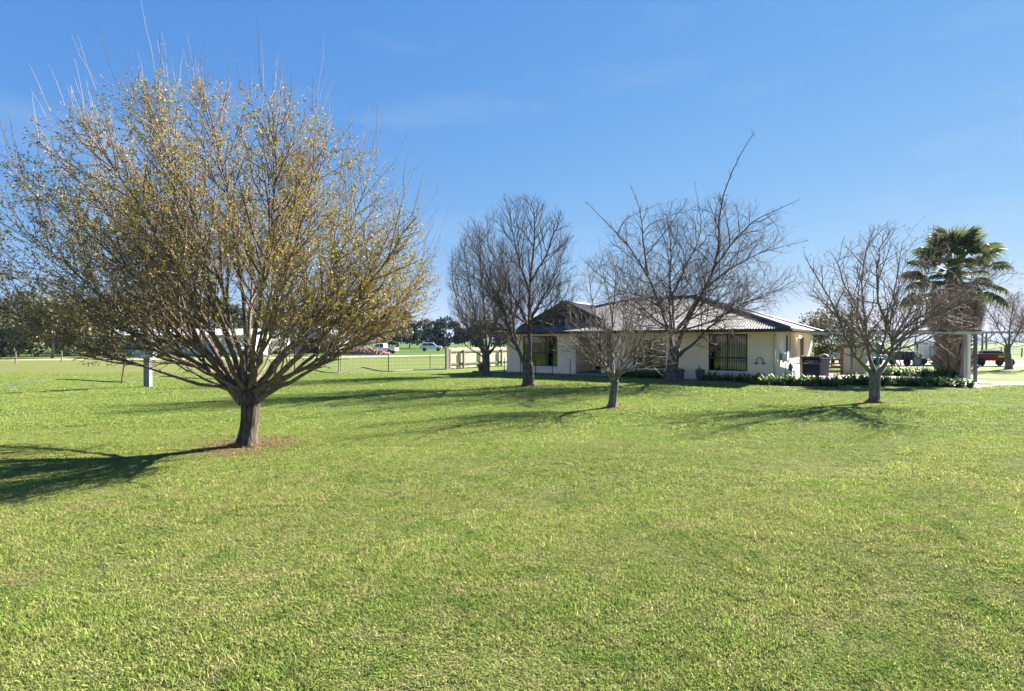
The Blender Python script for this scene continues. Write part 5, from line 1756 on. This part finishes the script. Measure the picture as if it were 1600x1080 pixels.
# ------------------------------------------------------------------ farm buildings and gear far left
def long_shed():
    d = 82.0
    x0, x1 = (142 - 800) / F * d, (392 - 800) / F * d
    r = empty('long_shed', (x0, d, 0), 0, 'long low pale farm shed with bright iron roof', 'shed')
    L = x1 - x0
    he = 2.9
    nb = 7
    for i in range(1, nb):
        xa = L * i / nb
        MB().box(xa + .1, xa + L / nb - .1, 0, .1, -.05, he - .1).build('wall_panel', M['shed_wall'], r)
    for i in range(nb + 1):
        xa = L * i / nb
        MB().box(xa - .09, xa + .09, -.06, .12, -.05, he).build('post', M['bluegrey'], r)
    MB().box(0, L, 6.9, 7, -.05, he).box(0, .1, .15, 6.85, -.05, he).box(L - .1, L, .15, 6.85, -.05, he).build('back_wall', M['shed_wall'], r)
    V, Fc = corr_strip((-.4, -.6, he), (1, 0, 0), (0, 1, 0), L + .8, lambda a: 0, lambda a: 4.1, .24, .5, .03)
    MB().add(V, Fc).build('roof', M['shed_roof'], r)
    V, Fc = corr_strip((-.4, 7.6, he), (1, 0, 0), (0, -1, 0), L + .8, lambda a: 0, lambda a: 4.1, .24, .5, .03)
    MB().add(V, Fc).build('roof', M['shed_roof'], r)
    MB().box(L * .55, L * .62, -.05, -.005, 1.0, 2.1).build('window', M['interior'], r)
long_shed()
def gable_shed():
    d = 96.0
    x0, x1 = (455 - 800) / F * d, (524 - 800) / F * d
    r = empty('gable_shed', (x0, d, 0), 0, 'blue grey gabled machinery shed behind the big tree', 'shed')
    L, he, zt = x1 - x0, 2.9, 4.6
    MB().extr([(0, -.05), (L, -.05), (L, he), (L / 2, zt), (0, he)], 'y', 0, 8).build('wall', M['blue_shed'], r)
    for s in (-1, 1):
        a = Vector((L / 2, -.3, zt + .04)); b = Vector((L / 2 + s * (L / 2 + .4), -.3, he - .13))
        w = Vector((0, 8.6, 0))
        u = Vector((0, 0, .06))
        MB().add([a, b, b + w, a + w, a + u, b + u, b + w + u, a + w + u], [(3, 2, 1, 0), (4, 5, 6, 7), (0, 1, 5, 4), (1, 2, 6, 5), (2, 3, 7, 6), (3, 0, 4, 7)]).build('roof', M['galv'], r)
    MB().box(L * .2, L * .62, -.04, -.005, 0, 2.5).build('door', M['interior'], r)
gable_shed()
def brick_pile():
    d = 86.0
    r = empty('brick_pile', ((562 - 800) / F * d, d, 0), 0, 'long low heap of pinkish old bricks beside the track', 'brick pile')
    rs = random.Random(3)
    mb = MB()
    for i in range(1300):
        x = rs.gauss(0, 2.2)
        if abs(x) > 4.6: continue
        y = rs.uniform(-1.2, 1.2)
        h = 1.25 * max(0, 1 - abs(x) / 4.8) ** .5 * (1 - (y / 1.4) ** 2)
        z = rs.uniform(.05, max(.1, h))
        Mx = Matrix.Translation((x, y, z)) @ Matrix.Rotation(rs.uniform(0, 6), 4, 'Z') @ Matrix.Rotation(rs.uniform(-.6, .6), 4, 'X')
        mb.box(-.14, .14, -.07, .07, -.05, .05, Mx)
    link('bricks', mb.mesh('bricks'), M['brick'], r)['kind'] = 'stuff'
brick_pile()
car('parked_utility', 'white utility parked beside the brick heap', ((598 - 800) / F * 92, 92, 0), R(170), M['white_car'], 'ute')
car('parked_car', 'small white far car parked beyond the paddock near dark trees', ((674 - 800) / F * 120, 120, 0), R(5), M['white_car'])
car('parked_utility', 'white utility parked at the end of the long shed', ((360 - 800) / F * 76, 77, 0), R(8), M['white_car'], 'ute')
def caravan():
    d = 90
    r = empty('caravan', ((428 - 800) / F * d, d, 0), R(6), 'white box caravan parked between the two sheds', 'caravan')
    MB().extr([(-1.0, .5), (-1.0, 2.1), (-.85, 2.4), (.85, 2.4), (1.0, 2.1), (1.0, .5)], 'x', -2.1, 2.1).build('body', M['white'], r, bevel=.03)
    for xx in (-1.2, .6): MB().box(xx, xx + .9, -1.02, -1.003, 1.4, 1.95).build('window', M['frame'], r)
    MB().box(-.1, .5, -1.02, -1.003, .6, 2.0).build('door', M['shed_wall'], r)
    for s in (-1, 1): wheel(r, 0, s * .92, .33, .18)
    MB().bar((2.1, 0, .5), (3.2, 0, .45), .1).build('drawbar', M['black'], r)
caravan()

# ------------------------------------------------------------------ leafy trees and shrubs in the distance
def foliage_tree(name, label, cat, x, d, h, rx, ry, ch, seed, cols, nleaf=3800, size=.30, trunk=True, pale=False, blobs=12, group=None, droop=0.0, airy=.0):
    rs = np.random.RandomState(seed)
    r = empty(name, (x, d, 0), 0, label, cat, group)
    zc = h - ch / 2
    # clumps inside an uneven crown
    bl = []
    for i in range(blobs):
        a = rs.uniform(0, 6.283); e = rs.uniform(-.9, 1); q = rs.uniform(.35, .9)
        c = np.array([math.cos(a) * rx * q * math.sqrt(1 - e * e * .8), math.sin(a) * ry * q * math.sqrt(1 - e * e * .8), zc + e * ch * .40])
        bl.append((c, rs.uniform(.22, .45) * min(rx, ch / 1.6)))
    k = rs.randint(0, blobs, nleaf)
    C = np.array([b[0] for b in bl])[k]
    S = np.array([b[1] for b in bl])[k]
    v = rs.normal(0, 1, (nleaf, 3)); v /= np.linalg.norm(v, axis=1, keepdims=True)
    P = C + v * (S * rs.uniform(.35, 1.05, nleaf) ** .5)[:, None] * np.array([1.1, 1.1, .85])
    P[:, 2] -= droop * rs.uniform(0, 1, nleaf) ** 2
    P[:, 2] = np.maximum(P[:, 2], .12)
    dd = rs.normal(0, 1, (nleaf, 3)); dd[:, 2] -= droop; dd /= np.linalg.norm(dd, axis=1, keepdims=True)
    w = np.cross(dd, rs.normal(0, 1, (nleaf, 3))); w /= np.linalg.norm(w, axis=1, keepdims=True)
    s = size * rs.uniform(.5, 1.3, (nleaf, 1))
    V = np.stack([P, P + dd * s * .5 + w * s * .26, P + dd * s, P + dd * s * .5 - w * s * .26], 1).reshape(-1, 3)
    cc = np.array(cols)[rs.randint(0, len(cols), nleaf)] * rs.uniform(.7, 1.3, (nleaf, 1))
    tone = rs.uniform(.75, 1.25, blobs)[k][:, None]
    link('crown', fast_mesh('crown', V, np.arange(nleaf * 4).reshape(-1, 4), False, np.repeat(cc * tone, 4, 0)), M['far_leaf'], r)['kind'] = 'stuff'
    if trunk:
        rr = random.Random(seed)
        mb = MB()
        tr_ = max(.10, h * .022)
        top = Vector((rr.uniform(-.2, .2), 0, zc - ch * .1))
        mb.tube([(0, 0, -.05), (rr.uniform(-.15, .15), 0, zc * .4), top], [tr_ * 1.2, tr_, tr_ * .6], 8)
        for c, _ in bl[:7]:
            st_ = Vector((0, 0, zc * .35)).lerp(top, rr.random())
            mb.tube([st_, (st_ + Vector(c)) / 2 + Vector((0, 0, -.1)), Vector(c)], [tr_ * .5, tr_ * .35, .02], 5)
        mb.build('trunk', M['gum_trunk'] if pale else M['bark_grey'], r, smooth=True)
    return r
GUM = [(.08, .09, .05), (.11, .11, .065), (.065, .075, .04), (.14, .13, .08)]
OLIVE = [(.14, .145, .06), (.19, .18, .085), (.10, .115, .05), (.24, .22, .11)]
DARK = [(.022, .034, .020), (.032, .045, .025), (.045, .05, .028)]
GREEN = [(.05, .11, .025), (.08, .15, .04), (.04, .085, .03)]
def ft(px, d, top, wpx, seed, cols, label, cat='tree', name='gum_tree', **kw):
    h = EYE + (HORY - top) / F * d
    rx = wpx / 2 / F * d
    foliage_tree(name, label, cat, (px - 800) / F * d, d, h, rx, rx * .85, kw.pop('ch', h * .78), seed, cols, **kw)
ft(82, 66, 468, 150, 1, OLIVE, 'olive green drooping tree with pale forked trunk by the track', pale=True, droop=.9, nleaf=7000, size=.42, name='willow_tree', blobs=18)
ft(20, 70, 492, 120, 2, DARK + OLIVE, 'dense dark bushy tree at the edge of the dirt track', nleaf=6000, size=.42, name='bushy_tree', blobs=16, ch=4.8)
ft(-40, 92, 455, 160, 3, GUM, 'tall open gum tree behind the bushy track side trees', nleaf=5000, size=.6)
ft(45, 108, 460, 120, 4, GUM, 'tall gum tree with a flat crown behind the drooping tree', nleaf=5000, size=.6)
ft(150, 96, 470, 120, 5, OLIVE + GUM, 'olive gum tree left of the long shed roof', nleaf=5000, size=.55)
far_specs = [(-60, 75, 470, 140, OLIVE + DARK), (195, 104, 462, 130, GUM), (275, 108, 464, 130, OLIVE + GUM), (362, 112, 470, 130, DARK + GUM), (505, 118, 478, 130, GUM), (588, 125, 482, 130, OLIVE + GUM), (232, 125, 466, 130, GUM), (318, 130, 470, 130, GUM), (400, 120, 478, 110, OLIVE), (468, 130, 480, 120, GUM), (545, 140, 486, 130, DARK + GUM), (622, 150, 484, 120, DARK)]
far_lab = ['dense olive tree left of the dark bushy track side tree', 'tall gum tree directly behind the open shed bay', 'olive gum tree close behind the long shed', 'dark gum tree behind the right end of the long shed', 'gum tree close behind the blue grey shed', 'olive gum tree close behind the brick heap', 'gum tree rising behind the middle of the long shed', 'gum tree rising behind the far end of the long shed', 'olive tree behind the white caravan', 'gum tree standing behind the blue grey shed',
           'dark gum tree behind the brick heap', 'dark tree behind the parked white utility and bricks']
for i, (px, d, top, w, c) in enumerate(far_specs):
    ft(px, d, top, w, 20 + i, c, far_lab[i], nleaf=6500, size=.7, blobs=20, ch=(EYE + (HORY - top) / F * d) * .9)
ft(700, 165, 499, 110, 31, DARK, 'dense dark evergreen tree beyond the paddock left of the vase shaped tree', nleaf=6000, size=.8, name='evergreen_tree', ch=8.0, blobs=20)
ft(768, 172, 503, 110, 32, DARK, 'dense dark evergreen tree beyond the paling fence', nleaf=6000, size=.8, name='evergreen_tree', ch=7.5, blobs=20)
ft(640, 180, 505, 100, 33, DARK, 'low dark evergreen tree beyond the far white car', nleaf=4500, size=.8, name='evergreen_tree', ch=7.0, blobs=18)
ft(840, 185, 505, 90, 34, DARK, 'dark evergreen tree showing left of the house roof', nleaf=4500, size=.8, name='evergreen_tree', ch=7.0, blobs=18)
# brown-green tree behind the carport
SPARSE = [(.14, .13, .05), (.10, .105, .04), (.19, .15, .07), (.07, .07, .035)]
ft(1322, 39, 470, 150, 41, SPARSE, 'thin leaved brown green tree behind the carport roof', nleaf=6500, size=.16, name='garden_tree', ch=4.2, blobs=22)
ft(1290, 37, 500, 60, 42, SPARSE + DARK, 'dark garden shrub behind the brown rail fence', nleaf=2600, size=.15, name='shrub', cat='shrub', ch=2.6)
# dark hedge shrubs behind the track
for i, (px, d, lab) in enumerate(((-10, 74, 'dark shrub filling the gap left of the bushy tree'), (40, 76, 'dark shrub between the bushy tree and the drooping tree'), (105, 76, 'dark shrub behind the pale forked trunk'), (150, 78, 'dark shrub against the left end of the long shed'))):
    ft(px, d, 508, 90, 70 + i, DARK + GUM, lab, cat='shrub', name='shrub', nleaf=3500, size=.35, trunk=False, ch=4.0, blobs=18)
# weeds along the track
for i, (px, d, lab) in enumerate(((10, 62.5, 'bright green weedy shrub at the left end of the track'), (215, 70, 'grey green weedy shrub before the left of the long shed'), (265, 72, 'green weedy shrub by the meter pole and shed'), (160, 68, 'green leafy shrub before the open shed bay'))):
    ft(px, d, 548, 70, 50 + i, GREEN + OLIVE, lab, cat='shrub', name='weed_shrub', nleaf=1500, size=.22, trunk=False, ch=.95, blobs=12)

# ------------------------------------------------------------------ haze over the plain
hz = MB().box(-5000, 5000, -60, 5200, -3, 62).build('haze', None)
hm = bpy.data.materials.new('haze')
hm.use_nodes = True
hm.node_tree.nodes.clear()
ho = hm.node_tree.nodes.new('ShaderNodeOutputMaterial')
hv = hm.node_tree.nodes.new('ShaderNodeVolumePrincipled')
hv.inputs['Color'].default_value = (.45, .65, 1.0, 1)
hv.inputs['Density'].default_value = 0.00011
hv.inputs['Anisotropy'].default_value = 0.0
hm.node_tree.links.new(hv.outputs['Volume'], ho.inputs['Volume'])
hz.data.materials.append(hm)
hz['kind'] = 'stuff'

# ------------------------------------------------------------------ fallen leaves on the lawn
def fallen_leaves():
    rs = np.random.RandomState(6)
    n = 1500
    a = rs.uniform(0, 6.283, n); q = np.abs(rs.normal(0, 1.7, n)) + .25
    X = -4.8 + np.cos(a) * q; Y = 10.3 + np.sin(a) * q * .9
    Z = .018 * (np.sin(X * 1.1 + .6 * Y) + np.sin(.7 * X - 1.3 * Y + 1.0)) - .02 + rs.uniform(.012, .024, n)
    P = np.stack([X, Y, Z], 1)
    d = rs.normal(0, 1, (n, 3)); d[:, 2] *= .25; d /= np.linalg.norm(d, axis=1, keepdims=True)
    w = np.cross(d, np.array([0, 0, 1.0]) + rs.normal(0, .35, (n, 3))); w /= np.linalg.norm(w, axis=1, keepdims=True)
    s_ = rs.uniform(.018, .042, (n, 1))
    V = np.stack([P - d * s_ * .5, P + w * s_ * .3, P + d * s_ * .5, P - w * s_ * .3], 1).reshape(-1, 3)
    c = np.array([(.20, .11, .05), (.30, .20, .09), (.13, .075, .04), (.36, .27, .12)])[rs.randint(0, 4, n)]
    o = link('fallen_leaves', fast_mesh('fallen_leaves', V, np.arange(n * 4).reshape(-1, 4), False, np.repeat(c, 4, 0)), M['leaf'])
    tag(o, 'dry brown fallen leaves scattered round the big tree trunk', 'leaves', kind='stuff')
fallen_leaves()
